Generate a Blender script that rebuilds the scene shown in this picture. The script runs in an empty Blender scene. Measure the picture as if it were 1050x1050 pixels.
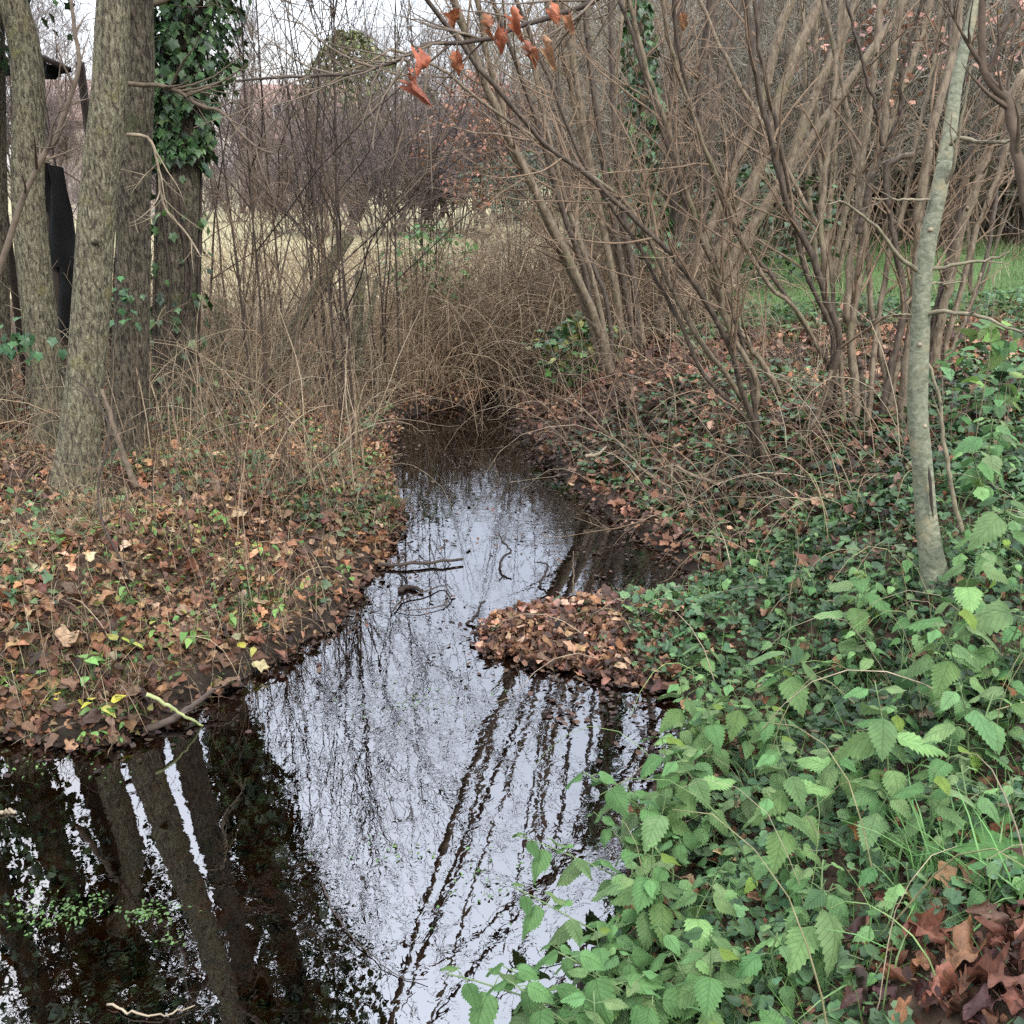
import bpy, math, random
import numpy as np
from mathutils import Vector, Matrix
SC = bpy.context.scene
C = SC.collection
rng = np.random.default_rng(11)
R = math.radians
# ------------------------------------------------------------------ camera
CH, PITCH, F = 1.9, R(17.6), 1053.0
cam = bpy.data.cameras.new('camera'); co = bpy.data.objects.new('camera', cam); C.objects.link(co)
co.location = (0, 0, CH); co.rotation_euler = (R(90) - PITCH, 0, 0)
cam.sensor_width = 36; cam.lens = 36 * F / 1050; cam.clip_start = .05; cam.clip_end = 2000
SC.camera = co
SC.render.resolution_x = SC.render.resolution_y = 1024
# ------------------------------------------------------------------ light
SUN_EL, SUN_AZ = R(38), R(-150)
w = bpy.data.worlds.new('World'); SC.world = w; w.use_nodes = True
nt = w.node_tree; nt.nodes.clear()
def N(t, kind, **kw):
    n = t.nodes.new(kind)
    for k, v in kw.items():
        if k.startswith('i_'):
            key = k[2:]
            key = int(key) if key.isdigit() else key.replace('_', ' ')
            n.inputs[key].default_value = v
        else: setattr(n, k, v)
    return n
def Lk(t, a, b): t.links.new(a, b)
sky = N(nt, 'ShaderNodeTexSky', sky_type='NISHITA', sun_disc=False, sun_elevation=SUN_EL, sun_rotation=R(180) - SUN_AZ, air_density=1.3, dust_density=2.0)
tc = N(nt, 'ShaderNodeTexCoord'); sep = N(nt, 'ShaderNodeSeparateXYZ'); Lk(nt, tc.outputs['Generated'], sep.inputs[0])
el = N(nt, 'ShaderNodeValToRGB'); Lk(nt, sep.outputs['Z'], el.inputs[0])
cr = el.color_ramp; cr.elements[0].position = 0.0; cr.elements[0].color = (3.6, 4.4, 5.9, 1)
cr.elements[1].position = .75; cr.elements[1].color = (25, 26.6, 29.6, 1)
no = N(nt, 'ShaderNodeTexNoise', i_Scale=2.2, i_Detail=5.0, i_Roughness=.55); Lk(nt, tc.outputs['Generated'], no.inputs['Vector'])
cl = N(nt, 'ShaderNodeMapRange', i_1=.35, i_2=.7, i_3=.62, i_4=.94); Lk(nt, no.outputs[0], cl.inputs[0])
mx = N(nt, 'ShaderNodeMix', data_type='RGBA')
Lk(nt, cl.outputs[0], mx.inputs[0]); Lk(nt, sky.outputs[0], mx.inputs[6]); Lk(nt, el.outputs[0], mx.inputs[7])
bg = N(nt, 'ShaderNodeBackground', i_Strength=.1); Lk(nt, mx.outputs[2], bg.inputs[0])
wo = N(nt, 'ShaderNodeOutputWorld'); Lk(nt, bg.outputs[0], wo.inputs[0])
sl = bpy.data.lights.new('sun', 'SUN'); sl.energy = 1.5; sl.angle = R(12); sl.color = (1, .96, .9)
so = bpy.data.objects.new('sun', sl); C.objects.link(so)
so.rotation_euler = (R(90) - SUN_EL, 0, SUN_AZ + R(180)); so.location = (0, 0, 20)
SC.view_settings.view_transform = 'Standard'; SC.view_settings.look = 'None'
SC.view_settings.exposure = 0.8; SC.view_settings.gamma = 1
SC.render.engine = 'CYCLES'
cy = SC.cycles
cy.max_bounces = 7; cy.diffuse_bounces = 2; cy.glossy_bounces = 3; cy.transmission_bounces = 3; cy.transparent_max_bounces = 6
cy.use_denoising = False; cy.sample_clamp_indirect = 3.0; cy.caustics_reflective = False; cy.caustics_refractive = False
# ------------------------------------------------------------------ projection helpers
cp, sp_ = math.cos(PITCH), math.sin(PITCH)
def ray(px, py):
    u = (np.asarray(px, float) - 525) / F; v = (525 - np.asarray(py, float)) / F
    return np.stack([u, cp + v * sp_, v * cp - sp_], -1)
def PZ(px, py, z=0.0):
    d = ray(px, py); t = (z - CH) / d[..., 2]
    return np.array([0, 0, CH]) + d * t[..., None]
def PY(px, py, Y):
    d = ray(px, py); t = Y / d[..., 1]
    return np.array([0, 0, CH]) + d * np.asarray(t)[..., None]
def sm(a): a = np.clip(a, 0, 1); return a * a * (3 - 2 * a)
_T = np.random.default_rng(5).random((64, 64, 64))
def vn(x, y, z=0.0):
    x, y, z = np.broadcast_arrays(np.asarray(x, float), np.asarray(y, float), np.asarray(z, float))
    xi, yi, zi = np.floor(x).astype(int), np.floor(y).astype(int), np.floor(z).astype(int)
    fx, fy, fz = sm(x - xi), sm(y - yi), sm(z - zi); o = 0
    for a in (0, 1):
        for b in (0, 1):
            for c in (0, 1):
                wgt = (fx if a else 1 - fx) * (fy if b else 1 - fy) * (fz if c else 1 - fz)
                o = o + wgt * _T[(xi + a) % 64, (yi + b) % 64, (zi + c) % 64]
    return o * 2 - 1
# ------------------------------------------------------------------ stream outline (points on the water plane)
LEFT = [(0, 752), (60, 757), (110, 760), (150, 748), (195, 722), (230, 702), (270, 685), (315, 660), (345, 640), (350, 622), (372, 596), (392, 572), (404, 548), (408, 528), (396, 505), (396, 470), (400, 445), (414, 428), (440, 420), (480, 416)]
RIGHT = [(530, 420), (534, 440), (548, 462), (572, 486), (592, 506), (628, 526), (655, 548), (690, 572), (712, 596), (700, 612), (650, 615), (600, 618), (550, 627), (514, 640), (500, 654), (514, 668), (552, 682), (600, 690), (645, 696), (690, 708), (715, 735), (700, 755), (680, 775), (668, 810), (655, 860), (640, 920), (615, 990), (590, 1050)]
wl = PZ(*np.array(LEFT, float).T)[:, :2]; wr = PZ(*np.array(RIGHT, float).T)[:, :2]
POLY = np.array([(-14, -4), (-14, wl[0, 1] - .15), (-5, wl[0, 1] - .1)] + [tuple(p) for p in wl] + [(-.2, 10.2), (.9, 12.0), (2.6, 13.2), (3.2, 12.4), (1.6, 11.2), (.7, 9.9)][:0] + [(-.33, 9.75), (.05, 9.7)] + [tuple(p) for p in wr] + [(.1, 1.2), (.12, -4)])
def sdist(x, y):
    x = np.asarray(x, float).ravel(); y = np.asarray(y, float).ravel()
    p = np.stack([x, y], 1); best = np.full(len(x), 1e9); ins = np.zeros(len(x), bool)
    n = len(POLY)
    for i in range(n):
        a, b = POLY[i], POLY[(i + 1) % n]; ab = b - a
        t = np.clip(((p - a) @ ab) / (ab @ ab), 0, 1)
        best = np.minimum(best, np.hypot(*(p - a - t[:, None] * ab).T))
        c = ((a[1] > y) != (b[1] > y)) & (x < (b[0] - a[0]) * (y - a[1]) / (b[1] - a[1] + 1e-12) + a[0])
        ins ^= c
    return np.where(ins, -best, best)
GX = np.arange(-16, 16.01, .05); GY = np.arange(-5, 20.01, .05)
mgx, mgy = np.meshgrid(GX, GY, indexing='ij')
SD = sdist(mgx, mgy).reshape(mgx.shape)
SD = SD + (.035 * vn(mgx * 4.3, mgy * 4.3, 31.) + .03 * vn(mgx * 10, mgy * 10, 17.)) * (np.abs(SD) < .4)
def sd(x, y):
    x = np.asarray(x, float); y = np.asarray(y, float)
    fx = np.clip((x - GX[0]) / .05, 0, len(GX) - 1.001); fy = np.clip((y - GY[0]) / .05, 0, len(GY) - 1.001)
    i = fx.astype(int); j = fy.astype(int); a = fx - i; b = fy - j
    v = SD[i, j] * (1 - a) * (1 - b) + SD[i + 1, j] * a * (1 - b) + SD[i, j + 1] * (1 - a) * b + SD[i + 1, j + 1] * a * b
    return v + np.maximum(np.abs(x) - 16, 0) + np.maximum(y - 20, 0)
_cy = [-5, 1, 2, 3.4, 4.5, 5.2, 6, 7.5, 9, 10.5, 30, 200]; _cx = [-1, -.5, -.5, -.3, -.1, .15, .1, -.1, -.3, -.2, -.5, -4]
def right_side(x, y): return sm((x - np.interp(y, _cy, _cx)) / .3 + .5)
def H(x, y):
    x = np.asarray(x, float); y = np.asarray(y, float)
    d = sd(x, y); dd = np.maximum(d, 0); rs = right_side(x, y)
    n = vn(x * 1.3, y * 1.3) * .05 + vn(x * 4, y * 4, 3.3) * .022 + vn(x * 12, y * 12, 7.1) * .008
    left = .05 * sm(dd / .06) + .30 * sm(dd / .95) + .10 * sm((dd - .8) / 2)
    near = sm((4.0 - y) / 1.2)
    right = .03 * sm(dd / .05) + (.50 + .05 * near) * sm((dd - .08) / 1.15) + .22 * sm((dd - .9) / 2.5) + .2 * sm((dd - 3) / 6)
    h = left * (1 - rs) + right * rs + n * sm(dd / .5) * (1 - .0 * near)
    h = h + (.004 + n * .3 * sm(dd / .1)) * (dd > 0)
    h = np.where((x > -.25) & (x < .75) & (y > 3.85) & (y < 4.75) & (d > 0), np.minimum(h, .012 + .05 * sm(dd / .3) + n * .2 * sm(dd / .1) + .6 * sm((x - .55) / .2) * np.maximum(h, 0)), h)
    bed = -.28 * sm(-d / .5) + vn(x * 5, y * 5, 1.7) * .02 * sm(-d / .2) - .012
    h = np.where(d > 0, h, bed)
    hill = 8.5 * sm((y - 17) / 26) * sm((x - .02 * y) / (.26 * np.maximum(y, 1) + .1))
    hill2 = 3.5 * sm((y - 60) / 90)
    return h + hill + hill2 * (y > 40)
def G(px, py):
    d = ray(px, py).astype(float); sh = d.shape[:-1]; d = d.reshape(-1, 3); n = len(d)
    t = np.full(n, .7); done = np.zeros(n, bool); out = t.copy(); prev = t.copy()
    while t.max() < 90 and not done.all():
        p = np.array([0, 0, CH]) + d * t[:, None]
        hit = (p[:, 2] < np.maximum(H(p[:, 0], p[:, 1]), 0)) & ~done
        if hit.any():
            a = prev[hit].copy(); b = t[hit].copy(); dh = d[hit]
            for _ in range(8):
                m = (a + b) / 2; q = np.array([0, 0, CH]) + dh * m[:, None]
                u = q[:, 2] < np.maximum(H(q[:, 0], q[:, 1]), 0); b = np.where(u, m, b); a = np.where(u, a, m)
            out[hit] = b; done |= hit
        prev = t.copy(); t = t * 1.012 + .01
    out[~done] = 90
    return (np.array([0, 0, CH]) + d * out[:, None]).reshape(sh + (3,))
# ------------------------------------------------------------------ object helpers
def tag(o, label, cat, group=None, kind=None):
    if label: o['label'] = label
    if cat: o['category'] = cat
    if group: o['group'] = group
    if kind: o['kind'] = kind
    return o
def thing(name, label, cat, loc=(0, 0, 0), rz=0, group=None):
    o = bpy.data.objects.new(name, None); C.objects.link(o); o.empty_display_size = .1
    o.location = loc; o.rotation_euler = (0, 0, rz); return tag(o, label, cat, group)
def copy_tree(o, parent=None):
    c = o.copy(); C.objects.link(c)
    if parent is not None: c.parent = parent; c.matrix_parent_inverse = o.matrix_parent_inverse
    for ch in o.children: copy_tree(ch, c)
    return c
class MB:
    def __init__(s): s.v = []; s.f = []; s.c = []; s.l = []; s.n = 0
    def add(s, v, faces, col=None, lf=None):
        v = np.asarray(v, float).reshape(-1, 3); s.v.append(v)
        for f in faces if isinstance(faces, list) else [faces]: s.f.append(np.asarray(f) + s.n)
        col = np.broadcast_to(np.array((.2, .2, .2)) if col is None else np.asarray(col, float), (len(v), 3)); s.c.append(col)
        s.l.append(np.zeros((len(v), 3)) if lf is None else np.asarray(lf, float)); s.n += len(v); return s
    def build(s, name, mat, parent=None, smooth=True, origin=None):
        me = bpy.data.meshes.new(name)
        v = np.concatenate(s.v); c = np.concatenate(s.c); l = np.concatenate(s.l)
        if origin is not None: v = v - np.asarray(origin)
        me.vertices.add(len(v)); me.vertices.foreach_set('co', v.astype(np.float32).ravel())
        tot = sum(f.size for f in s.f); nf = sum(len(f) for f in s.f)
        me.loops.add(tot); me.polygons.add(nf)
        me.loops.foreach_set('vertex_index', np.concatenate([f.ravel() for f in s.f]).astype(np.int32))
        lens = np.concatenate([np.full(len(f), f.shape[1]) for f in s.f])
        me.polygons.foreach_set('loop_start', np.concatenate([[0], np.cumsum(lens)[:-1]]).astype(np.int32))
        me.polygons.foreach_set('loop_total', lens.astype(np.int32))
        me.polygons.foreach_set('use_smooth', np.full(nf, smooth))
        a = me.attributes.new('col', 'FLOAT_COLOR', 'POINT'); a.data.foreach_set('color', np.concatenate([c, np.ones((len(c), 1))], 1).astype(np.float32).ravel())
        a = me.attributes.new('lf', 'FLOAT_VECTOR', 'POINT'); a.data.foreach_set('vector', l.astype(np.float32).ravel())
        me.update(); me.validate(); me.materials.append(mat)
        o = bpy.data.objects.new(name, me); C.objects.link(o)
        if parent is not None: o.parent = parent
        if origin is not None and parent is None: o.location = origin
        return o
def nrm(a): return a / np.maximum(np.linalg.norm(a, axis=-1, keepdims=True), 1e-9)
def tubes(mb, P, Rr, S=5, col=None, cap=False, rough=0.0):
    P = np.asarray(P, float); Rr = np.asarray(Rr, float)
    if P.ndim == 2: P = P[None]; Rr = Rr[None]
    n, K, _ = P.shape
    T = nrm(np.gradient(P, axis=1)); av = nrm(P[:, -1] - P[:, 0])
    ref = np.where(np.abs(av[:, 2:3]) > .8, np.array([[1., 0, 0]]), np.array([[0, 0, 1.]]))[:, None]
    n1 = nrm(ref - (ref * T).sum(-1, keepdims=True) * T); n2 = np.cross(T, n1)
    a = np.arange(S) * 2 * math.pi / S
    rr = Rr[..., None]
    if rough:
        seg = np.arange(K)[None, :, None] * .35; ph = np.arange(n)[:, None, None] * 7.7
        rr = rr * (1 + rough * vn(np.cos(a)[None, None] * 1.7 + ph, np.sin(a)[None, None] * 1.7 + seg, seg + ph))
    V = P[:, :, None] + rr[..., None] * (np.cos(a)[:, None] * n1[:, :, None] + np.sin(a)[:, None] * n2[:, :, None])
    idx = np.arange(n * K * S).reshape(n, K, S); nx = np.roll(idx, -1, 2)
    q = np.stack([idx[:, :-1], nx[:, :-1], nx[:, 1:], idx[:, 1:]], -1).reshape(-1, 4)
    L = np.zeros((n, K, S, 3)); L[..., 0] = a / 6.2832
    L[..., 1] = np.concatenate([np.zeros((n, 1)), np.cumsum(np.linalg.norm(np.diff(P, axis=1), axis=-1), 1)], 1)[:, :, None]
    cc = None
    if col is not None:
        col = np.asarray(col, float); cc = np.broadcast_to(col if col.ndim == 1 else col[:, None, None, :], (n, K, S, 3)).reshape(-1, 3)
    faces = [q]
    if cap: faces += [idx[:, -1, :], idx[:, 0, ::-1]]
    mb.add(V.reshape(-1, 3), faces, cc, L.reshape(-1, 3)); return mb
def resample(pts, K, jit=0.0, g=None):
    pts = np.asarray(pts, float); n = len(pts)
    ext = np.vstack([2 * pts[0] - pts[1], pts, 2 * pts[-1] - pts[-2]])
    s = np.concatenate([[0], np.cumsum(np.linalg.norm(np.diff(pts, axis=0), axis=1))])
    u = np.interp(np.linspace(0, s[-1], K), s, np.arange(n)); i = np.minimum(u.astype(int), n - 2); t = (u - i)[:, None]
    p0, p1, p2, p3 = ext[i], ext[i + 1], ext[i + 2], ext[i + 3]
    o = .5 * (2 * p1 + (p2 - p0) * t + (2 * p0 - 5 * p1 + 4 * p2 - p3) * t ** 2 + (3 * p1 - p0 - 3 * p2 + p3) * t ** 3)
    if jit: o[1:] += (g or rng).normal(0, jit, (K - 1, 3))
    return o
def rot_axis(v, k, a):
    c, s = np.cos(a)[..., None], np.sin(a)[..., None]
    return v * c + np.cross(k, v) * s + k * (k * v).sum(-1, keepdims=True) * (1 - c)
def branch(P, Rr, n, length, ang, K=6, t0=.25, t1=.97, rmul=.5, tip=.0008, wob=.12, up=.05, g=rng, rmax=9, pw=1.0, maxfrac=1.0):
    """n child branches on the parent polylines P (m,K,3)"""
    m, Kp, _ = P.shape
    ln = np.linalg.norm(np.diff(P, axis=1), axis=-1).sum(1)
    pi = g.choice(m, n, p=ln / ln.sum()); t = t0 + (t1 - t0) * g.random(n) ** pw
    f = t * (Kp - 1); i = np.minimum(f.astype(int), Kp - 2); a = (f - i)[:, None]
    pos = P[pi, i] * (1 - a) + P[pi, i + 1] * a; T = nrm(P[pi, i + 1] - P[pi, i])
    r0 = np.minimum((Rr[pi, i] * (1 - a[:, 0]) + Rr[pi, i + 1] * a[:, 0]) * rmul * (.7 + .5 * g.random(n)), rmax)
    ax = nrm(np.cross(T, g.normal(size=(n, 3))))
    d = nrm(rot_axis(T, ax, ang * (.55 + .8 * g.random(n))))
    L = length * (.4 + .9 * g.random(n)) * (1.15 - .6 * t)
    L = np.minimum(L, ln[pi] * maxfrac)
    out = np.zeros((n, K, 3)); out[:, 0] = pos; st = (L / (K - 1))[:, None]
    for k in range(1, K):
        d = nrm(d + g.normal(0, wob, (n, 3)) + np.array([0, 0, up])); out[:, k] = out[:, k - 1] + d * st
    rr = r0[:, None] * (1 - np.linspace(0, 1, K) ** .9)[None] + tip
    return out, rr
def fan(n, height, spread, K=12, r=.012, base=.08, wob=.05, g=rng, up=.05, tip=.002):
    P = np.zeros((n, K, 3)); a = g.random(n) * 6.283; b = base * np.sqrt(g.random(n))
    P[:, 0, 0] = np.cos(a) * b; P[:, 0, 1] = np.sin(a) * b; P[:, 0, 2] = -.05
    th = spread * np.sqrt(g.random(n)); d = np.stack([np.cos(a) * np.sin(th), np.sin(a) * np.sin(th), np.cos(th)], 1)
    hh = height * (.55 + .5 * g.random(n)); st = (hh / (K - 1))[:, None]
    for k in range(1, K):
        d = nrm(d + g.normal(0, wob, (n, 3)) + np.array([0, 0, up])); P[:, k] = P[:, k - 1] + d * st
    r0 = r * (.5 + .7 * g.random(n))
    return P, r0[:, None] * (1 - .85 * np.linspace(0, 1, K))[None] + tip * .3
# ------------------------------------------------------------------ leaves
def serrated(n=12, wide=.62, teeth=.16, tipw=1.0):
    t = np.linspace(0, 1, n + 1); wv = wide * .5 * np.sin(np.pi * np.clip(t, 0, 1) ** .62) ** .8 * (1 - .25 * t)
    wv[0] = .03; wv[-1] = .005; j = np.where(np.arange(n + 1) % 2 == 0, 1.0, 1 - teeth); wv2 = wv * j
    ye = t - .02 + np.where(np.arange(n + 1) % 2 == 0, .02, -.01)
    V = []
    for i in range(n + 1): V += [(-wv2[i], ye[i], 0), (-wv[i] * .5, t[i], 0), (0, t[i], 0), (wv[i] * .5, t[i], 0), (wv2[i], ye[i], 0)]
    q = [(5 * i + k, 5 * i + k + 1, 5 * i + k + 6, 5 * i + k + 5) for i in range(n) for k in range(4)]
    return np.array(V), np.array(q)
def fanleaf(rad, ang, cyy=.45):
    ang = np.asarray(ang); rad = np.asarray(rad)
    x = rad * np.sin(ang); y = cyy - rad * np.cos(ang)
    V = np.vstack([[(0, cyy, 0)], np.stack([x * .55, cyy + (y - cyy) * .55, 0 * x], 1), np.stack([x, y, 0 * x], 1)])
    m = len(rad); i = np.arange(m); j = (i + 1) % m
    return V, [np.stack([0 * i, 1 + i, 1 + j], 1), np.stack([1 + i, 1 + m + i, 1 + m + j, 1 + j], 1)]
a_ = np.linspace(0, 2 * np.pi, 23)[:-1]
OAK0 = fanleaf((.5 + .0 * a_) * (1 + .0 * a_) * np.where(np.arange(22) % 3 == 0, 1.0, np.where(np.arange(22) % 3 == 1, .72, .55)) * (.62 + .38 * np.abs(np.cos(a_))), a_)
b_ = np.linspace(0, 2 * np.pi, 11)[:-1]
def lobed(n, wide, lob, depth):
    t = np.linspace(0, 1, n + 1); wv = wide * .5 * np.sin(np.pi * np.clip(t * .93 + .04, 0, 1)) ** .75 * (.75 + .5 * t) * (1 + depth * np.cos(2 * np.pi * lob * t + 2.2)); wv[0] = .012; wv[-1] *= .6
    V = []
    for i in range(n + 1): V += [(-wv[i], t[i] + .05 * wv[i], 0), (-wv[i] * .5, t[i], 0), (0, t[i], 0), (wv[i] * .5, t[i], 0), (wv[i], t[i] + .05 * wv[i], 0)]
    return np.array(V), np.array([(5 * i + k, 5 * i + k + 1, 5 * i + k + 6, 5 * i + k + 5) for i in range(n) for k in range(4)])
OAK = lobed(9, .62, 2.6, .26); OAKB = lobed(30, .62, 3.6, .24)
MAPLE = fanleaf([.3, .34, .52, .3, .5, .56, .5, .3, .52, .34], b_, .42)
IVY = fanleaf([.22, .42, .30, .50, .36, .62, .36, .50, .30, .42], b_, .4)
c_ = np.linspace(0, 2 * np.pi, 15)[:-1]
ROUND = fanleaf(np.where(np.arange(14) % 2 == 0, .5, .44) * np.where(np.arange(14) == 0, .45, 1), c_, .45)
NETTLE = serrated(20, .82, .18)
NETTLE_S = serrated(10, .84, .18)
OVATE = serrated(6, .6, .0)
SCRAP = (np.array([(-.3, 0, 0), (.3, .1, 0), (.35, .7, 0), (0, 1, 0), (-.35, .6, 0)]), np.array([(0, 1, 2), (0, 2, 4), (2, 3, 4)]))
BLADE = (np.array([(-.5, 0, 0), (.5, 0, 0), (-.45, .35, 0), (.45, .35, 0), (-.3, .7, 0), (.3, .7, 0), (0, 1, 0)]), [np.array([(0, 1, 3, 2), (2, 3, 5, 4)]), np.array([(4, 5, 6)])])
def leaves(mb, tm, pos, yaw, pitch, roll, size, col, fold=.3, droop=.3, curl=0., wid=1.0, g=rng, rip=0.0):
    V, F_ = tm; n = len(pos); m = len(V)
    def b(v): return np.broadcast_to(np.asarray(v, float), (n,))[:, None]
    x = V[None, :, 0] * b(wid); y = V[None, :, 1] + 0 * x; size = b(size)
    z = b(fold) * np.abs(x) - b(droop) * y ** 2 + b(curl) * (x * x * 2 + .0)
    if rip:
        z = z + rip * np.sin(y * 9 + g.random((n, 1)) * 6) * x * 1.2 + rip * .6 * np.sin(x * 11 + y * 5 + g.random((n, 1)) * 6)
    x, y, z = x * size, y * size, z * size
    cr_, sr = np.cos(b(roll)), np.sin(b(roll)); x, z = x * cr_ + z * sr, -x * sr + z * cr_
    cpt, spt = np.cos(b(pitch)), np.sin(b(pitch)); y, z = y * cpt - z * spt, y * spt + z * cpt
    cw, sw = np.cos(b(yaw)), np.sin(b(yaw)); x, y = x * cw - y * sw, x * sw + y * cw
    W = np.stack([x, y, z], -1) + np.asarray(pos)[:, None]
    col = np.broadcast_to(np.asarray(col, float), (n, 3))
    L = np.broadcast_to(np.concatenate([V[:, :2], np.zeros((m, 1))], 1)[None], (n, m, 3)).copy(); L[..., 2] = g.random((n, 1))
    faces = [(np.asarray(f)[None] + (np.arange(n) * m)[:, None, None]).reshape(-1, np.asarray(f).shape[1]) for f in (F_ if isinstance(F_, list) else [F_])]
    mb.add(W.reshape(-1, 3), faces, np.repeat(col, m, 0), L.reshape(-1, 3)); return mb
def pal(cols, n, var=.25, g=rng, p=None):
    c = np.array(cols)[g.choice(len(cols), n, p=p)]
    return np.clip(c * (1 + var * g.normal(size=(n, 1))) * (1 + .06 * g.normal(size=(n, 3))), .004, .9)
# ------------------------------------------------------------------ materials
def mat(name):
    m = bpy.data.materials.new(name); m.use_nodes = True; t = m.node_tree; t.nodes.clear()
    out = N(t, 'ShaderNodeOutputMaterial'); return m, t, out
def ramp(t, src, stops):
    r = N(t, 'ShaderNodeValToRGB'); Lk(t, src, r.inputs[0]); e = r.color_ramp.elements
    while len(e) < len(stops): e.new(.5)
    for i, (p, c) in enumerate(stops): e[i].position = p; e[i].color = (*c, 1)
    return r.outputs[0]
def leaf_mat(name, rough=.55, trans=.25, vein=.0, spec=.35, mott=.35, bump=.3, vcol=(1.25, 1.25, 1.0)):
    m, t, out = mat(name)
    at = N(t, 'ShaderNodeAttribute', attribute_name='col'); lf = N(t, 'ShaderNodeAttribute', attribute_name='lf')
    sx = N(t, 'ShaderNodeSeparateXYZ'); Lk(t, lf.outputs['Vector'], sx.inputs[0])
    tcn = N(t, 'ShaderNodeTexCoord')
    no = N(t, 'ShaderNodeTexNoise', i_Scale=55.0, i_Detail=4.0); Lk(t, tcn.outputs['Object'], no.inputs['Vector'])
    mr = N(t, 'ShaderNodeMapRange', i_1=.3, i_2=.7, i_3=1 - mott, i_4=1 + mott); Lk(t, no.outputs[0], mr.inputs[0])
    mu = N(t, 'ShaderNodeVectorMath', operation='SCALE'); Lk(t, at.outputs['Color'], mu.inputs[0]); Lk(t, mr.outputs[0], mu.inputs['Scale'])
    colr = mu.outputs[0]; hgt = no.outputs[0]
    if vein:
        ab = N(t, 'ShaderNodeMath', operation='ABSOLUTE'); Lk(t, sx.outputs[0], ab.inputs[0])
        mid = N(t, 'ShaderNodeMapRange', i_1=.0, i_2=.022, i_3=1., i_4=0.); Lk(t, ab.outputs[0], mid.inputs[0])
        ml = N(t, 'ShaderNodeMath', operation='MULTIPLY_ADD', i_1=-.9); Lk(t, ab.outputs[0], ml.inputs[0]); Lk(t, sx.outputs[1], ml.inputs[2])
        m2 = N(t, 'ShaderNodeMath', operation='MULTIPLY', i_1=46.0); Lk(t, ml.outputs[0], m2.inputs[0])
        sn = N(t, 'ShaderNodeMath', operation='SINE'); Lk(t, m2.outputs[0], sn.inputs[0])
        lat = N(t, 'ShaderNodeMapRange', i_1=.8, i_2=1.0, i_3=0., i_4=.7); Lk(t, sn.outputs[0], lat.inputs[0])
        mxv = N(t, 'ShaderNodeMath', operation='MAXIMUM'); Lk(t, mid.outputs[0], mxv.inputs[0]); Lk(t, lat.outputs[0], mxv.inputs[1])
        fv = N(t, 'ShaderNodeMath', operation='MULTIPLY', i_1=vein); Lk(t, mxv.outputs[0], fv.inputs[0])
        vc = N(t, 'ShaderNodeVectorMath', operation='MULTIPLY'); vc.inputs[1].default_value = vcol; Lk(t, colr, vc.inputs[0])
        mv = N(t, 'ShaderNodeMix', data_type='RGBA'); Lk(t, fv.outputs[0], mv.inputs[0]); Lk(t, colr, mv.inputs[6]); Lk(t, vc.outputs[0], mv.inputs[7]); colr = mv.outputs[2]
        hs = N(t, 'ShaderNodeMath', operation='MULTIPLY_ADD', i_1=-.8); Lk(t, mxv.outputs[0], hs.inputs[0]); Lk(t, no.outputs[0], hs.inputs[2]); hgt = hs.outputs[0]
    bp = N(t, 'ShaderNodeBump', i_Strength=bump, i_Distance=.004); Lk(t, hgt, bp.inputs['Height'])
    p = N(t, 'ShaderNodeBsdfPrincipled', i_Roughness=rough); p.inputs['Specular IOR Level'].default_value = spec
    Lk(t, colr, p.inputs['Base Color']); Lk(t, bp.outputs[0], p.inputs['Normal'])
    tr = N(t, 'ShaderNodeBsdfTranslucent'); Lk(t, colr, tr.inputs[0])
    ms = N(t, 'ShaderNodeMixShader', i_0=trans); Lk(t, p.outputs[0], ms.inputs[1]); Lk(t, tr.outputs[0], ms.inputs[2]); Lk(t, ms.outputs[0], out.inputs[0])
    return m
def bark_mat(name, stops, vscale=(60, 60, 6), scale=1.0, bump=.8, dist=.02, lichen=None, lsc=5.0, rough=.85, hi=.55):
    m, t, out = mat(name)
    tcn = N(t, 'ShaderNodeTexCoord'); mp = N(t, 'ShaderNodeMapping'); mp.inputs['Scale'].default_value = vscale; Lk(t, tcn.outputs['Object'], mp.inputs[0])
    n1 = N(t, 'ShaderNodeTexNoise', i_Scale=scale, i_Detail=5.0, i_Distortion=.6, i_Roughness=.6); Lk(t, mp.outputs[0], n1.inputs['Vector'])
    n2 = N(t, 'ShaderNodeTexNoise', i_Scale=lsc, i_Detail=5.0, i_Roughness=.65); Lk(t, tcn.outputs['Object'], n2.inputs['Vector'])
    c = ramp(t, n1.outputs[0], stops)
    if lichen:
        f = N(t, 'ShaderNodeMapRange', i_1=hi, i_2=hi + .15, i_3=0., i_4=.8); Lk(t, n2.outputs[0], f.inputs[0])
        mv = N(t, 'ShaderNodeMix', data_type='RGBA'); Lk(t, f.outputs[0], mv.inputs[0]); Lk(t, c, mv.inputs[6]); mv.inputs[7].default_value = (*lichen, 1)
        c = mv.outputs[2]
    bp = N(t, 'ShaderNodeBump', i_Strength=bump, i_Distance=dist); Lk(t, n1.outputs[0], bp.inputs['Height'])
    p = N(t, 'ShaderNodeBsdfPrincipled', i_Roughness=rough); p.inputs['Specular IOR Level'].default_value = .25
    Lk(t, c, p.inputs['Base Color']); Lk(t, bp.outputs[0], p.inputs['Normal']); Lk(t, p.outputs[0], out.inputs[0]); return m
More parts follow.
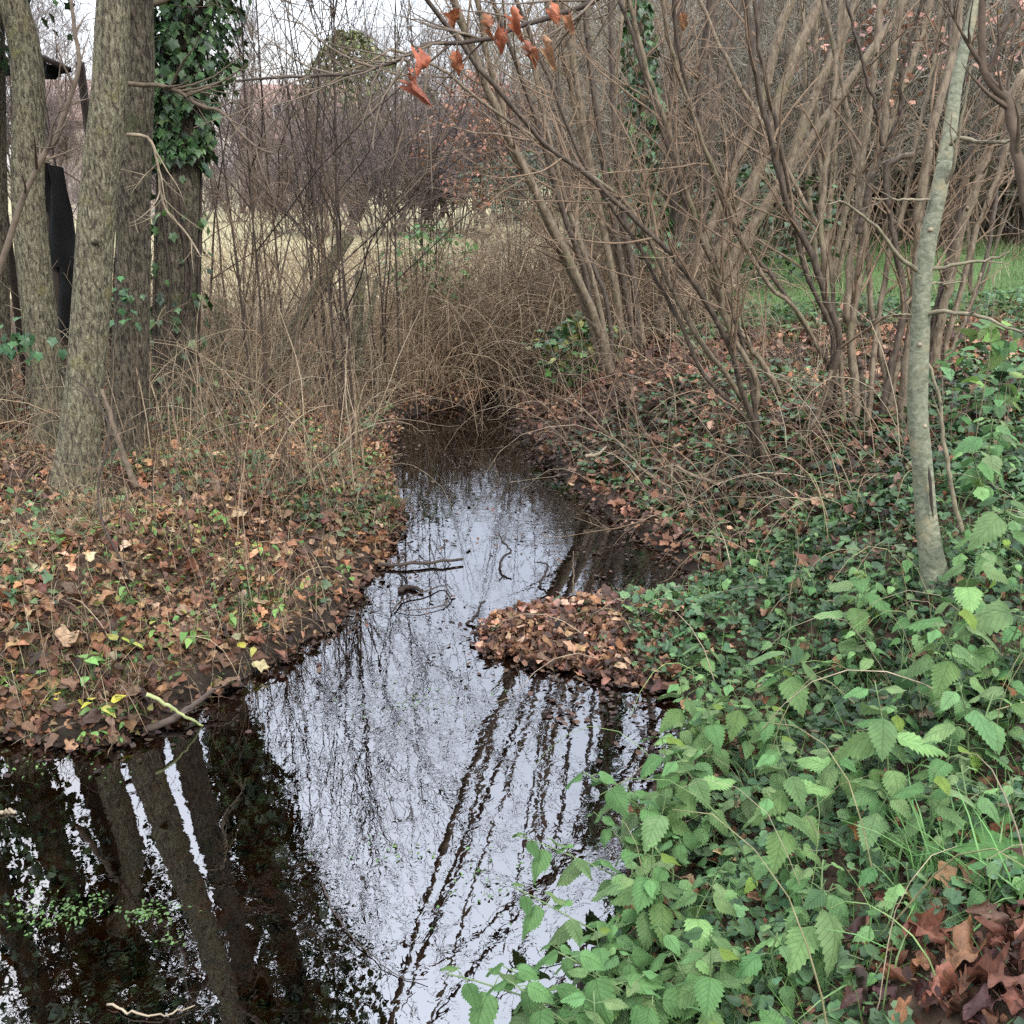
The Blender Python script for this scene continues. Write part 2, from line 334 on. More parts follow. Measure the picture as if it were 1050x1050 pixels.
def col_mat(name, rough=.85, nsc=30., amp=.35, spec=.2, bump=.3):
    m, t, out = mat(name)
    at = N(t, 'ShaderNodeAttribute', attribute_name='col'); tcn = N(t, 'ShaderNodeTexCoord')
    no = N(t, 'ShaderNodeTexNoise', i_Scale=nsc, i_Detail=5.0, i_Roughness=.65); Lk(t, tcn.outputs['Object'], no.inputs['Vector'])
    mr = N(t, 'ShaderNodeMapRange', i_1=.3, i_2=.7, i_3=1 - amp, i_4=1 + amp); Lk(t, no.outputs[0], mr.inputs[0])
    mu = N(t, 'ShaderNodeVectorMath', operation='SCALE'); Lk(t, at.outputs['Color'], mu.inputs[0]); Lk(t, mr.outputs[0], mu.inputs['Scale'])
    bp = N(t, 'ShaderNodeBump', i_Strength=bump, i_Distance=.01); Lk(t, no.outputs[0], bp.inputs['Height'])
    p = N(t, 'ShaderNodeBsdfPrincipled', i_Roughness=rough); p.inputs['Specular IOR Level'].default_value = spec
    Lk(t, mu.outputs[0], p.inputs['Base Color']); Lk(t, bp.outputs[0], p.inputs['Normal']); Lk(t, p.outputs[0], out.inputs[0]); return m
M = dict(
    litter=leaf_mat('dead leaf', .6, .12, .35, .35, .35, .4, (1.3, 1.25, 1.2)),
    ivy=leaf_mat('ivy leaf', .38, .12, .5, .5, .2, .25, (1.7, 1.6, 1.6)),
    herb=leaf_mat('herb leaf', .5, .25, .4, .35, .22, .3),
    nettle=leaf_mat('nettle leaf', .7, .28, .5, .2, .14, .6, (.76, .80, .74)),
    grass=leaf_mat('grass blade', .5, .3, 0, .3, .15, .1),
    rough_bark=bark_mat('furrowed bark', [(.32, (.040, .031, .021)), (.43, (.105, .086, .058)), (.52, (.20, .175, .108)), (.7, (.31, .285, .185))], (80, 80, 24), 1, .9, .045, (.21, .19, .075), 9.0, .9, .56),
    dark_bark=bark_mat('shaded furrowed bark', [(.34, (.022, .017, .012)), (.44, (.060, .047, .032)), (.54, (.13, .108, .072)), (.75, (.20, .17, .12))], (76, 76, 22), 1, .9, .05, (.10, .105, .045), 7.0, .9, .56),  # darker copy of the furrowed bark, trunk shadow put into its colour
    hazel=bark_mat('hazel bark', [(.3, (.070, .050, .032)), (.5, (.17, .128, .084)), (.75, (.30, .235, .16))], (40, 40, 14), 1, .5, .006, (.16, .145, .075), 4.0, .7, .55),
    hazel_dark=bark_mat('dark hazel bark', [(.3, (.030, .022, .016)), (.55, (.090, .066, .047)), (.8, (.18, .14, .10))], (40, 40, 14), 1, .5, .006, None, 4.0, .6),
    pale_bark=bark_mat('pale green bark', [(.3, (.10, .105, .065)), (.48, (.175, .18, .12)), (.58, (.23, .23, .155)), (.75, (.31, .30, .21))], (40, 40, 55), 1, .6, .005, (.32, .26, .15), 8.0, .7, .53),
    twig=col_mat('twig bark', .75, 25., .35),
    soil=col_mat('soil', .95, 22., .5, .15, .9),
)
def colored(name, c, **k):
    m, t, out = mat(name); tcn = N(t, 'ShaderNodeTexCoord'); no = N(t, 'ShaderNodeTexNoise', i_Scale=k.get('sc', 8.), i_Detail=5.0); Lk(t, tcn.outputs['Object'], no.inputs['Vector'])
    cc = ramp(t, no.outputs[0], [(.3, tuple(x * .7 for x in c)), (.7, tuple(min(x * 1.25, 1) for x in c))])
    p = N(t, 'ShaderNodeBsdfPrincipled', i_Roughness=k.get('rough', .8)); Lk(t, cc, p.inputs['Base Color']); Lk(t, p.outputs[0], out.inputs[0]); return m
# water
m, t, out = mat('stream water'); M['water'] = m
tcn = N(t, 'ShaderNodeTexCoord')
n1 = N(t, 'ShaderNodeTexNoise', i_Scale=19., i_Detail=2.3, i_Roughness=.45, i_Distortion=.7); Lk(t, tcn.outputs['Object'], n1.inputs['Vector'])
n2 = N(t, 'ShaderNodeTexNoise', i_Scale=6., i_Detail=1.0); Lk(t, tcn.outputs['Object'], n2.inputs['Vector'])
n3 = N(t, 'ShaderNodeTexNoise', i_Scale=1.1, i_Detail=2.0); Lk(t, tcn.outputs['Object'], n3.inputs['Vector'])
amp = N(t, 'ShaderNodeMapRange', i_1=.38, i_2=.62, i_3=.25, i_4=1.0); Lk(t, n3.outputs[0], amp.inputs[0])
sxx = N(t, 'ShaderNodeSeparateXYZ'); Lk(t, tcn.outputs['Object'], sxx.inputs[0])
calm = N(t, 'ShaderNodeMapRange', i_1=-1.5, i_2=-.5, i_3=.22, i_4=1.0); Lk(t, sxx.outputs[0], calm.inputs[0])
am2 = N(t, 'ShaderNodeMath', operation='MULTIPLY'); Lk(t, amp.outputs[0], am2.inputs[0]); Lk(t, calm.outputs[0], am2.inputs[1])
ad = N(t, 'ShaderNodeMath', operation='MULTIPLY_ADD', i_1=.9); Lk(t, n2.outputs[0], ad.inputs[0]); Lk(t, n1.outputs[0], ad.inputs[2])
hm = N(t, 'ShaderNodeMath', operation='MULTIPLY'); Lk(t, ad.outputs[0], hm.inputs[0]); Lk(t, am2.outputs[0], hm.inputs[1])
bp = N(t, 'ShaderNodeBump', i_Strength=.4, i_Distance=.00105); Lk(t, hm.outputs[0], bp.inputs['Height'])
gl = N(t, 'ShaderNodeBsdfGlossy', i_Roughness=0.0); Lk(t, bp.outputs[0], gl.inputs['Normal']); gl.inputs[0].default_value = (.93, .95, 1, 1)
trn = N(t, 'ShaderNodeBsdfTransparent'); trn.inputs[0].default_value = (.50, .36, .23, 1)
fr = N(t, 'ShaderNodeFresnel', i_IOR=2.5); Lk(t, bp.outputs[0], fr.inputs['Normal'])
ms = N(t, 'ShaderNodeMixShader'); Lk(t, fr.outputs[0], ms.inputs[0]); Lk(t, trn.outputs[0], ms.inputs[1]); Lk(t, gl.outputs[0], ms.inputs[2]); Lk(t, ms.outputs[0], out.inputs[0])
# ------------------------------------------------------------------ ground + water
def axis(lo, hi, step, far):
    a = list(np.arange(lo, hi + 1e-6, step)); s = step; x = hi; b = []
    while x < far: s *= 1.12; x += s; b.append(x)
    s = step; x = lo; c = []
    while x > -far: s *= 1.12; x -= s; c.append(x)
    return np.array(c[::-1] + a + b)
gx = axis(-5.5, 5.5, .035, 500); gy = axis(.8, 11, .035, 600)
xx, yy = np.meshgrid(gx, gy, indexing='ij'); zz = H(xx, yy); d = sd(xx, yy); rs = right_side(xx, yy)
soil = np.array([.060, .040, .027]); mud = np.array([.022, .016, .012]); mead = np.array([.30, .26, .15]); lawn = np.array([.075, .125, .04]); brown = np.array([.115, .082, .056]); bedc = np.array([.085, .056, .036])
def mixc(a, b, f): return a * (1 - f[..., None]) + b * f[..., None]
cc = np.broadcast_to(soil, xx.shape + (3,))
cc = mixc(cc, mud, 1 - sm((d - .02) / .15)); cc = mixc(cc, bedc, (d < -.01).astype(float))
rl = sm((xx - .02 * yy - 1.0 + vn(xx, yy, 4.4)) / 1.5)
cc = mixc(cc, mead, sm((yy - 12.0 + vn(xx, yy, 2.4)) / 2.5) * (1 - rl)); cc = mixc(cc, lawn, sm((yy - 8.6 + vn(xx, yy, 2.4)) / 1.5) * rl * (d > 1))
cc = mixc(cc, brown, sm((yy - 17) / 3) * rl)
ii = np.arange(xx.size).reshape(xx.shape)
g_ = MB().add(np.stack([xx, yy, zz], -1).reshape(-1, 3), np.stack([ii[:-1, :-1], ii[1:, :-1], ii[1:, 1:], ii[:-1, 1:]], -1).reshape(-1, 4), cc.reshape(-1, 3)).build('ground', M['soil'])
tag(g_, 'dark earth banks and pale meadow around the stream', 'ground', kind='structure')
wm = MB().add([(-14, -4, 0), (3, -4, 0), (3, 12, 0), (-14, 12, 0)], np.array([(0, 1, 2, 3)])).build('stream_water', M['water'])
tag(wm, 'rippled stream reflecting the pale sky', 'water', kind='structure')
# ------------------------------------------------------------------ leaf litter, ground cover (stuff)
def scatter_px(n, x0, x1, y0, y1, g=rng):
    return G(g.uniform(x0, x1, n), g.uniform(y0, y1, n))
def area(n, x0, x1, y0, y1, ok, g=rng, k=6):
    out = []; tot = 0
    while tot < n:
        x = g.uniform(x0, x1, n); y = g.uniform(y0, y1, n); m = ok(x, y) > g.random(n); out.append(np.stack([x, y], 1)[m]); tot += m.sum()
        k -= 1
        if k < 0 and tot == 0: break
    p = np.concatenate(out)[:n]; return np.concatenate([p, H(p[:, 0], p[:, 1])[:, None]], 1)
def patch(x, y, s, th, seed): return sm((vn(x * s, y * s, seed) - th) * 4 + .5)
BROWN = [(.29, .140, .066), (.22, .105, .052), (.34, .19, .095), (.15, .075, .042), (.08, .043, .028), (.38, .26, .15), (.20, .12, .07)]
RUST = [(.20, .09, .048), (.14, .065, .038), (.26, .13, .072), (.085, .042, .03), (.32, .19, .12), (.06, .032, .022)]
def lay(mb, tm, p, smin, smax, cols, tilt=.45, lift=.01, fold=.15, droop=.1, rip=.12, var=.3, **k):
    cm_ = (.78 + .5 * (vn(p[:, 0] * 1.4, p[:, 1] * 1.4, 40.) + .4) + .25 * vn(p[:, 0] * 5, p[:, 1] * 5, 41.))[:, None]
    n = len(p); p = p.copy(); p[:, 2] = np.where(p[:, 2] < -.1, p[:, 2], np.maximum(p[:, 2], 0)); p[:, 2] += lift * rng.random(n) + .004
    leaves(mb, tm, p, rng.random(n) * 6.283, rng.normal(0, tilt, n), rng.normal(0, tilt, n), rng.uniform(smin, smax, n), pal(cols, n, var) * np.clip(cm_, .45, 1.3), fold=rng.normal(fold, .25, n), droop=rng.normal(droop, .25, n), rip=rip, **k)
def okL(x, y): return (1 - right_side(x, y)) * (sd(x, y) > -.03) * (.35 + .65 * sm((vn(x * 2.2, y * 2.2, 44.) + .25) * 3))
mb = MB()
lay(mb, MAPLE, area(1300, -4.5, 0, 2.6, 5.5, okL), .05, .10, BROWN, .4, .035)
lay(mb, OAK, area(6500, -4.5, 0, 2.6, 7.5, okL), .03, .075, BROWN + RUST[:2], .55, .05, .5, .3, .2)
lay(mb, SCRAP, area(34000, -4.5, .3, 2.6, 10.2, okL), .008, .032, BROWN + RUST, .7, .035)
lay(mb, OVATE, area(9000, -4.5, .3, 3, 10.5, okL), .03, .065, RUST + BROWN, .6, .04, .6, .4, .2)
tag(mb.build('leaf_litter', M['litter']), 'orange brown dead leaves carpeting the left bank', 'leaf litter', kind='stuff')
mb = MB()
def okR(x, y): return right_side(x, y) * (sd(x, y) > .0) * np.where(y > 4.6, 1, .35 + .65 * (sd(x, y) < .35))
lay(mb, OAK, area(9000, -.2, 4.8, 4.2, 9.6, okR), .04, .085, RUST, .5, .04)
lay(mb, SCRAP, area(36000, -.2, 5, 1.2, 10, lambda x, y: right_side(x, y) * (sd(x, y) > 0)), .008, .032, RUST, .7, .03)
lay(mb, OAK, area(600, .1, 3, 1.3, 4.2, okR), .05, .10, BROWN, .5, .03)
pp = np.array([[G(1010, 1000)[0], G(1010, 1000)[1]]]) + rng.normal(0, .13, (130, 2)); pp = np.concatenate([pp, H(pp[:, 0], pp[:, 1])[:, None]], 1); lay(mb, OAKB, pp, .035, .065, [(.13, .05, .03), (.18, .075, .042), (.08, .036, .028)], .5, .04, .6, .5, .35)
tag(mb.build('fallen_leaves', M['litter']), 'rust red dead leaves over the sloping right bank', 'leaf litter', kind='stuff')
# the leaf bar in the stream and floating scraps
barp = scatter_px(1500, 492, 690, 612, 694); barp = barp[(sd(barp[:, 0], barp[:, 1]) > -.03)]; barp[:, 2] = np.maximum(barp[:, 2], .003)
mb = MB(); lay(mb, OAK, barp, .03, .068, [(.10, .05, .03), (.15, .075, .04), (.06, .034, .023), (.04, .024, .018), (.21, .12, .065)], .45, .022, .5, .4, .35); b2 = scatter_px(1500, 488, 700, 605, 705); b2 = b2[sd(b2[:, 0], b2[:, 1]) > -.06]; b2[:, 2] = np.maximum(b2[:, 2], 0)
lay(mb, SCRAP, b2, .02, .05, RUST, .5, .03)
tag(mb.build('leaf_drift', M['litter']), 'drift of orange oak leaves on the mud spit jutting into the stream', 'leaf litter', kind='stuff')
def okW(x, y): dd = -sd(x, y); return (dd > 0) * np.exp(-dd / .07) * (y > 2.9)
fp = area(1700, -3, 1.3, 3, 9.8, okW); fp[:, 2] = .002
fq = scatter_px(420, 385, 650, 415, 640); fq = fq[sd(fq[:, 0], fq[:, 1]) < -.02]; fq = fq[(vn(fq[:, 0] * 3, fq[:, 1] * 2, 9) > .1)]; fq[:, 2] = .002
fr_ = scatter_px(170, 560, 690, 695, 745); fr_ = fr_[sd(fr_[:, 0], fr_[:, 1]) < 0]; fr_[:, 2] = .002
mb = MB(); lay(mb, SCRAP, np.concatenate([fp, fq, fr_]), .008, .032, [(.035, .02, .015), (.06, .035, .024), (.10, .055, .036)], .12, .004, 0, 0, 0)
tag(mb.build('floating_debris', M['litter']), 'dark scraps of leaf floating along the water edges', 'floating debris', kind='stuff')
bedp = area(1500, -4, .2, 1.2, 3.4, lambda x, y: sd(x, y) < -.28)
mb = MB(); lay(mb, OAK, bedp, .05, .10, [(.20, .075, .03), (.10, .045, .025), (.06, .03, .02)], .3, .02)
tag(mb.build('sunken_leaves', M['litter']), 'sodden leaves lying on the stream bed at lower left', 'leaf litter', kind='stuff')
# ivy carpet
def nospit(x, y): return 1.0 - ((x > -.3) & (x < .5) & (y > 3.8) & (y < 4.8)) * .97
_pile = G(1010, 1000)[:2]
def nopile(x, y): return 1.0 - .93 * (np.hypot(x - _pile[0], y - _pile[1]) < .16)
IVYC = [(.042, .09, .028), (.06, .12, .038), (.028, .06, .021), (.09, .155, .05)]
mb = MB()
okI = lambda x, y: nospit(x, y) * right_side(x, y) * (sd(x, y) > .12) * np.clip(patch(x, y, 1.1, .12, 2.2) * .75 + np.exp(-((x - 1.75) ** 2 + (y - 5.0) ** 2) / .75), 0, 1)
lay(mb, IVY, area(7500, .3, 4.5, 3.8, 9, okI), .035, .07, IVYC, .45, .05, .1, .2, .05)
okI2 = lambda x, y: okL(x, y) * (sd(x, y) > .08) * patch(x, y, 1.9, .16, 5.2) * (y > 3.6)
lay(mb, IVY, area(3600, -3.8, .1, 3.6, 9.5, okI2), .03, .065, IVYC + [(.09, .15, .05)], .5, .07, .1, .2, .05)
tag(mb.build('ivy_carpet', M['ivy']), 'dark ivy creeping over both banks around the shrub bases', 'ivy', kind='stuff')
# low green herbs on the near right bank
HERB = [(.095, .165, .072), (.07, .13, .06), (.125, .205, .085), (.055, .105, .05)]
mb = MB()
okH = lambda x, y: nospit(x, y) * nopile(x, y) * right_side(x, y) * (sd(x, y) > .03) * np.clip(patch(x, y, 1.7, -.35, 4.2) + (y < 2.6) * .3, .3, 1)
lay(mb, ROUND, area(13000, .1, 3.4, 1.1, 4.9, okH), .022, .052, HERB, .4, .06, .1, .1, .05, .22)
lay(mb, OVATE, area(6500, .1, 4.2, 1.1, 5.6, okH), .02, .045, HERB, .5, .08, .1, .1, .05, .22)
okH2 = lambda x, y: right_side(x, y) * (sd(x, y) > 1.4) * patch(x, y, .9, -.1, 6.2)
lay(mb, IVY, area(7000, 1.5, 6.5, 4.5, 10.5, okH2), .035, .07, HERB + IVYC, .4, .12, .1, .1, .05, .22)
lay(mb, OVATE, area(1900, -3.6, .1, 3.1, 7.5, lambda x, y: okL(x, y) * patch(x, y, 2.4, .2, 15)), .018, .04, [(.14, .24, .06), (.10, .18, .05), (.28, .28, .07)], .5, .07, .1, .1, .05, .22)
tag(mb.build('ground_cover', M['herb']), 'low round leaved herbs covering the near right bank', 'ground cover', kind='stuff')
# grass
def blades(mb, p, lmin, lmax, wd, cols, lean=.5, droop=.5, var=.2):
    n = len(p); s = rng.uniform(lmin, lmax, n)
    leaves(mb, BLADE, p, rng.random(n) * 6.283, R(90) - np.abs(rng.normal(0, lean, n)), 0, s, pal(cols, n, var), fold=0, droop=rng.uniform(0, droop, n), wid=wd / s)
GRN = [(.10, .19, .045), (.13, .23, .06), (.07, .14, .035)]
STRAW = [(.34, .27, .16), (.26, .19, .11), (.20, .14, .08), (.42, .34, .21)]
mb = MB()
blades(mb, area(14000, 2.2, 9, 7.5, 19, lambda x, y: right_side(x, y) * (sd(x, y) > 1.9) * (.35 + .65 * patch(x, y, .8, -.1, 9))), .05, .16, .006, [(.09, .16, .045), (.12, .20, .06), (.06, .11, .035), (.17, .19, .08)])
blades(mb, area(5200, .3, 3.2, 1.2, 4.9, lambda x, y: nospit(x, y) * nopile(x, y) * right_side(x, y) * (sd(x, y) > .1) * (.25 + patch(x, y, 2.2, .1, 8))), .05, .17, .0032, GRN, .8, .9)
blades(mb, area(2200, -3.5, -.5, 3.1, 6, lambda x, y: okL(x, y) * patch(x, y, 2.5, .25, 1)), .04, .12, .003, [(.12, .16, .05), (.09, .14, .04), (.2, .2, .09)], .8, .8)
blades(mb, area(1500, 2.2, 9, 8, 19, lambda x, y: right_side(x, y) * (sd(x, y) > 1.9) * patch(x, y, 1.5, .2, 19)), .15, .35, .006, [(.13, .19, .06), (.3, .27, .14), (.2, .2, .09)], .6, .9)
tag(mb.build('grass', M['grass']), 'short bright green grass on the right bank behind the shrubs', 'grass', kind='stuff')
mb = MB()
blades(mb, area(6000, -3.8, -.3, 3.0, 6.5, lambda x, y: okL(x, y) * (.25 + .75 * patch(x, y, 2.1, .1, 12))), .06, .22, .0025, STRAW, .8, .9)
blades(mb, area(9000, -10, 3, 12.5, 24, lambda x, y: (1 - right_side(x, y))), .1, .35, .010, STRAW, .5, .8)
tag(mb.build('dry_grass', M['grass']), 'straw coloured dead grass among the left bank leaves and on the meadow', 'grass', kind='stuff')
# ------------------------------------------------------------------ left bank trees
def px_path(pts, Y0, dY, K, jit=.0):
    pts = np.asarray(pts, float); n = len(pts)
    Y = Y0 + dY * np.linspace(0, 1, n); W = PY(pts[:, 0], pts[:, 1], Y); return resample(W, K, jit)
def extend(P, L, k=8, up=.35, wob=.02, g=rng):
    d = nrm(P[-1] - P[-3]); out = [P[-1]]
    for _ in range(k): d = nrm(d + np.array([0, 0, up / k]) + g.normal(0, wob, 3)); out.append(out[-1] + d * L / k)
    return np.vstack([P, out[1:]])
def trunk_mesh(P, r, S=48, flare=.35, rough=.05, furrow=.03, seed=0.0, tip=None):
    K = len(P); s = np.concatenate([[0], np.cumsum(np.linalg.norm(np.diff(P, axis=0), axis=1))])
    T = nrm(np.gradient(P, axis=0)); ref = np.array([0, 1., 0]); n1 = nrm(ref - (T @ ref)[:, None] * T); n2 = np.cross(T, n1)
    a = np.arange(S) * 2 * math.pi / S; ca, sa = np.cos(a), np.sin(a)
    ss = s[:, None]; rr = np.asarray(r)[:, None] * (1 + flare * np.exp(-ss / .16) * (1 + .5 * vn(ca[None] * 1.6, sa[None] * 1.6, seed + 3)))
    rr = rr * (1 + rough * vn(ca[None] * 1.3, sa[None] * 1.3 + seed, ss * 1.7) + furrow * vn(ca[None] * 7 + seed, sa[None] * 7, ss * 4) + furrow * .8 * np.abs(vn(ca[None] * 13, sa[None] * 13 + seed, ss * 7)))
    V = P[:, None] + rr[..., None] * (ca[:, None] * n1[:, None] + sa[:, None] * n2[:, None])
    idx = np.arange(K * S).reshape(K, S); nx = np.roll(idx, -1, 1)
    return V.reshape(-1, 3), [np.stack([idx[:-1], nx[:-1], nx[1:], idx[1:]], -1).reshape(-1, 4), idx[-1:, :]]
TW = np.array([.13, .098, .068]); TWD = np.array([.055, .040, .031]); TWP = np.array([.29, .23, .155]); TWR = np.array([.21, .143, .092])
def left_tree(name, label, pts, Y, wpx, seed, bm='rough_bark', crown=True, extra=3.2, up=.1, group='trunks on the left bank', nb=10, kn=()):
    pts = np.array(pts, float)[::-1]
    P = px_path(pts, Y, .15, 60); P = extend(P, extra, 24, up, .012)
    h0 = H(P[0, 0], P[0, 1]); P = np.vstack([[P[0] + np.array([0, 0, h0 - P[0, 2] - .12])], P])
    r0 = wpx * Y * 1.03 / F / 2; r = r0 * np.linspace(1.05, .62, len(P))
    b = P[0].copy(); b[2] = h0
    root = thing(name, label, 'tree', tuple(b), group=group)
    v, f = trunk_mesh(P - b, r, 72, .5, .06, .045, seed=seed); mb = MB().add(v, f)
    for (kz, ka, kr) in kn:
        i = int(kz * len(P)); c = P[i] - b + r[i] * .85 * np.array([math.sin(ka), -math.cos(ka), 0]); q = c + .05 * np.array([math.sin(ka), -math.cos(ka), .2])
        tubes(mb, np.linspace(c - (q - c) * .5, q, 5), np.array([1.3, 1.15, .95, .8, .55]) * kr, 12, None, True, .1)
    mb.build('trunk', M[bm], root)
    if crown:
        mb = MB(); Q = (P - b)[None]; rr = r[None]
        B1, R1 = branch(Q, rr, nb, 1.5, .95, 9, .62, 1, .25, .004, .10, .10, maxfrac=.5); tubes(mb, B1, R1, 6, TW)
        B2, R2 = branch(B1, R1, nb * 7, .8, .8, 6, .2, 1, .5, .0015, .14, .05); tubes(mb, B2, R2, 4, TW)
        B3, R3 = branch(B2, R2, nb * 22, .4, .7, 5, .2, 1, .6, .0012, .14, .05); tubes(mb, B3, R3, 3, TW)
        mb.build('crown', M['twig'], root)
    return root, P, r, b
LT = []
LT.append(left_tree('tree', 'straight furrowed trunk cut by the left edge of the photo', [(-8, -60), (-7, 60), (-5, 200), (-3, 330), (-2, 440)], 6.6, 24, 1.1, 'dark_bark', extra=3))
LT.append(left_tree('tree', 'furrowed trunk leaning left, just left of the black hanging tarpaulin', [(-14, -60), (12, 0), (27, 60), (30, 120), (29, 200), (36, 290), (47, 380), (54, 440)], 6.05, 33, 4.3, extra=3.2, up=1.1))
left_tree('tree', 'thickest lichen yellowed trunk with flared foot, nearest the water', [(119, -40), (116, 20), (112, 100), (104, 170), (98, 240), (94, 300), (89, 370), (82, 440), (78, 492)], 5.15, 38, 7.9, extra=3.6, up=.9, kn=[(.36, .35, .024)])
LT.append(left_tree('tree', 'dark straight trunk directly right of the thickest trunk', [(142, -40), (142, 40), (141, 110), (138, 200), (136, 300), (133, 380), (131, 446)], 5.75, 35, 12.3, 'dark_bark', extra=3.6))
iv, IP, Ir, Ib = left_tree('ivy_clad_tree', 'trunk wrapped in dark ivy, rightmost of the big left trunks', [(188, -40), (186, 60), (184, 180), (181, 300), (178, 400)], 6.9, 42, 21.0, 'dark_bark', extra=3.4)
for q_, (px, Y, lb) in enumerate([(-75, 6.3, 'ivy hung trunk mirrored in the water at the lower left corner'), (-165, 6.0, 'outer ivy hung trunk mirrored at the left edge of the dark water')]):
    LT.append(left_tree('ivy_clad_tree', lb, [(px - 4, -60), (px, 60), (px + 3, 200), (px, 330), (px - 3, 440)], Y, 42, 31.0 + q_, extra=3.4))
# ivy on it
def ivy_on(mb, P, r, n, z0, z1, thick, size=(.045, .085), cols=IVYC, g=rng, dens=None):
    s = np.linspace(0, 1, len(P)); zz_ = P[:, 2]
    z = g.uniform(z0, z1, n); i = np.array([np.argmin(np.abs(zz_ - q)) for q in z]); a = g.random(n) * 6.283
    lump = 1 + .6 * vn(np.cos(a) * 1.5, np.sin(a) * 1.5, z * 3)
    rad = r[i] * 1.02 + thick(z) * g.random(n) ** .6 * lump
    pos = P[i] + np.stack([np.cos(a) * rad, np.sin(a) * rad, g.normal(0, .05, n)], 1)
    leaves(mb, IVY, pos, a - R(90) + g.normal(0, .5, n), R(-55) + g.normal(0, .35, n), g.normal(0, .35, n), g.uniform(*size, n), pal(cols, n, .3), fold=.15, droop=.2, rip=.05)
    return pos
mb = MB(); Pl = IP - Ib
ivy_on(mb, Pl, Ir, 4800, 1.7, 5.2, lambda z: .06 + .13 * sm((z - 1.7) / .5) + .35 * sm((z - 2) / 2.6))
ivy_on(mb, Pl, Ir, 160, .1, 1.4, lambda z: .05 + 0 * z)
for (rt_, P_, r_, b_r), zz0, tk in ((LT[0], 2.7, .6), (LT[1], 3.0, .5), (LT[2], 3.1, .45), (LT[3], 1.6, .65), (LT[4], 1.2, .7)):
    m_ = MB(); ivy_on(m_, P_ - b_r, r_, 3000, zz0, 5.8, lambda z: .05 + tk * sm((z - zz0) / 1.0)); m_.build('ivy', M['ivy'], rt_)
stemsP = []
for k in range(14):
    a = rng.random() * 6.28; z = np.linspace(0, 4.5, 24); j = np.clip((z / 5 * 70).astype(int), 0, len(Pl) - 1)
    aa = a + vn(z * .8, k * 3.3, 0) * 1.2; rad = Ir[j] * 1.08; q = Pl[j] + np.stack([np.cos(aa) * rad, np.sin(aa) * rad, 0 * z], 1); stemsP.append(q)
mb.build('ivy', M['ivy'], iv)
tubes(MB(), np.array(stemsP), np.full((14, 24), .009), 5, TW).build('ivy_stems', M['twig'], iv) if False else None
mb = MB(); tubes(mb, np.array(stemsP), np.full((14, 24), .009), 5, TWD); mb.build('ivy_stem', M['twig'], iv)
# leafy ivy sprays on neighbours
for i_, (px, py, Y, n) in enumerate([(20, 345, 5.7, 30), (124, 300, 5.62, 14), (131, 318, 5.6, 9), (655, 120, 9.3, 0)][:3]):
    c = PY(px, py, Y); mb = MB(); g = rng; pos = g.normal(0, 1, (n, 3)) * np.array([.04 if i_ else .09, .03, .06 if i_ else .05])
    leaves(mb, IVY, pos, g.normal(0, .8, n) + 3.14, R(-50) + g.normal(0, .4, n), g.normal(0, .3, n), g.uniform(.035, .06, n) if i_ else g.uniform(.06, .09, n), pal([(.04, .10, .035), (.06, .13, .05)], n, .2), fold=.15, droop=.2, rip=.05)
    v = np.stack([np.linspace(-.02, .04, 8), np.full(8, .04), np.linspace(-.6, .05, 8)], 1); tubes(mb, v, np.full(8, .003), 5, TW)
    o = mb.build('ivy_spray', M['ivy'], origin=(0, 0, 0)); o.location = c
    tag(o, ['glossy ivy spray hanging low in front of the leaning left trunk', 'small ivy tuft on the shaded side of the dark straight trunk, upper', 'small ivy tuft on the shaded side of the dark straight trunk, lower'][i_], 'ivy')
# black tarpaulin shelter between the trunks
rt = PY(40, 60, 7.4); root = thing('tarpaulin_shelter', 'black tarpaulin shelter showing between the left trunks', 'shelter', (rt[0], rt[1], float(H(rt[0], rt[1]))))
tarp = colored('black tarpaulin', (.005, .005, .005), rough=.95); Lc = np.array(root.location)
def sheet(pts, Y, thick=.012, wav=.03, parent=root, name='sheet', sub=10, mt=tarp):
    A = PY(*np.array(pts, float).T, Y) - Lc; a, b, c, d = A; u = np.linspace(0, 1, sub + 1); uu, vv = np.meshgrid(u, u, indexing='ij')
    S_ = a * ((1 - uu) * (1 - vv))[..., None] + b * (uu * (1 - vv))[..., None] + c * (uu * vv)[..., None] + d * ((1 - uu) * vv)[..., None]
    S_ = S_ + np.array([0, 1, 0]) * (wav * np.sin(uu * 9 + vv * 3) + wav * vn(uu * 5, vv * 5, 2))[..., None]
    n = sub + 1; i = np.arange(n * n).reshape(n, n); q = np.stack([i[:-1, :-1], i[1:, :-1], i[1:, 1:], i[:-1, 1:]], -1).reshape(-1, 4)
    mb = MB(); mb.add(S_.reshape(-1, 3), q); mb.add((S_ + np.array([0, thick, 0])).reshape(-1, 3), q[:, ::-1])
    return mb.build(name, mt, parent)
sheet([(44, 166), (62, 172), (90, 282), (46, 270)], 7.4, name='hanging_sheet')
sheet([(46, 268), (90, 280), (80, 350), (60, 342)], 7.42, name='hanging_sheet')
sheet([(-30, 20), (-2, 28), (13, 78), (-30, 82)], 7.3, name='roof_sheet')
sheet([(26, 52), (44, 56), (72, 70), (70, 77)], 7.3, name='roof_sheet'); sheet([(36, 60), (68, 72), (62, 80), (44, 82)], 7.36, name='roof_sheet')
mb = MB(); pl = PY(np.array([-30., 10, 40, 72]), np.array([40., 50, 58, 72]), 7.28) - Lc; tubes(mb, resample(pl, 10), np.full(10, .018), 8, TWD); mb.build('roof_rail', M['twig'], root)
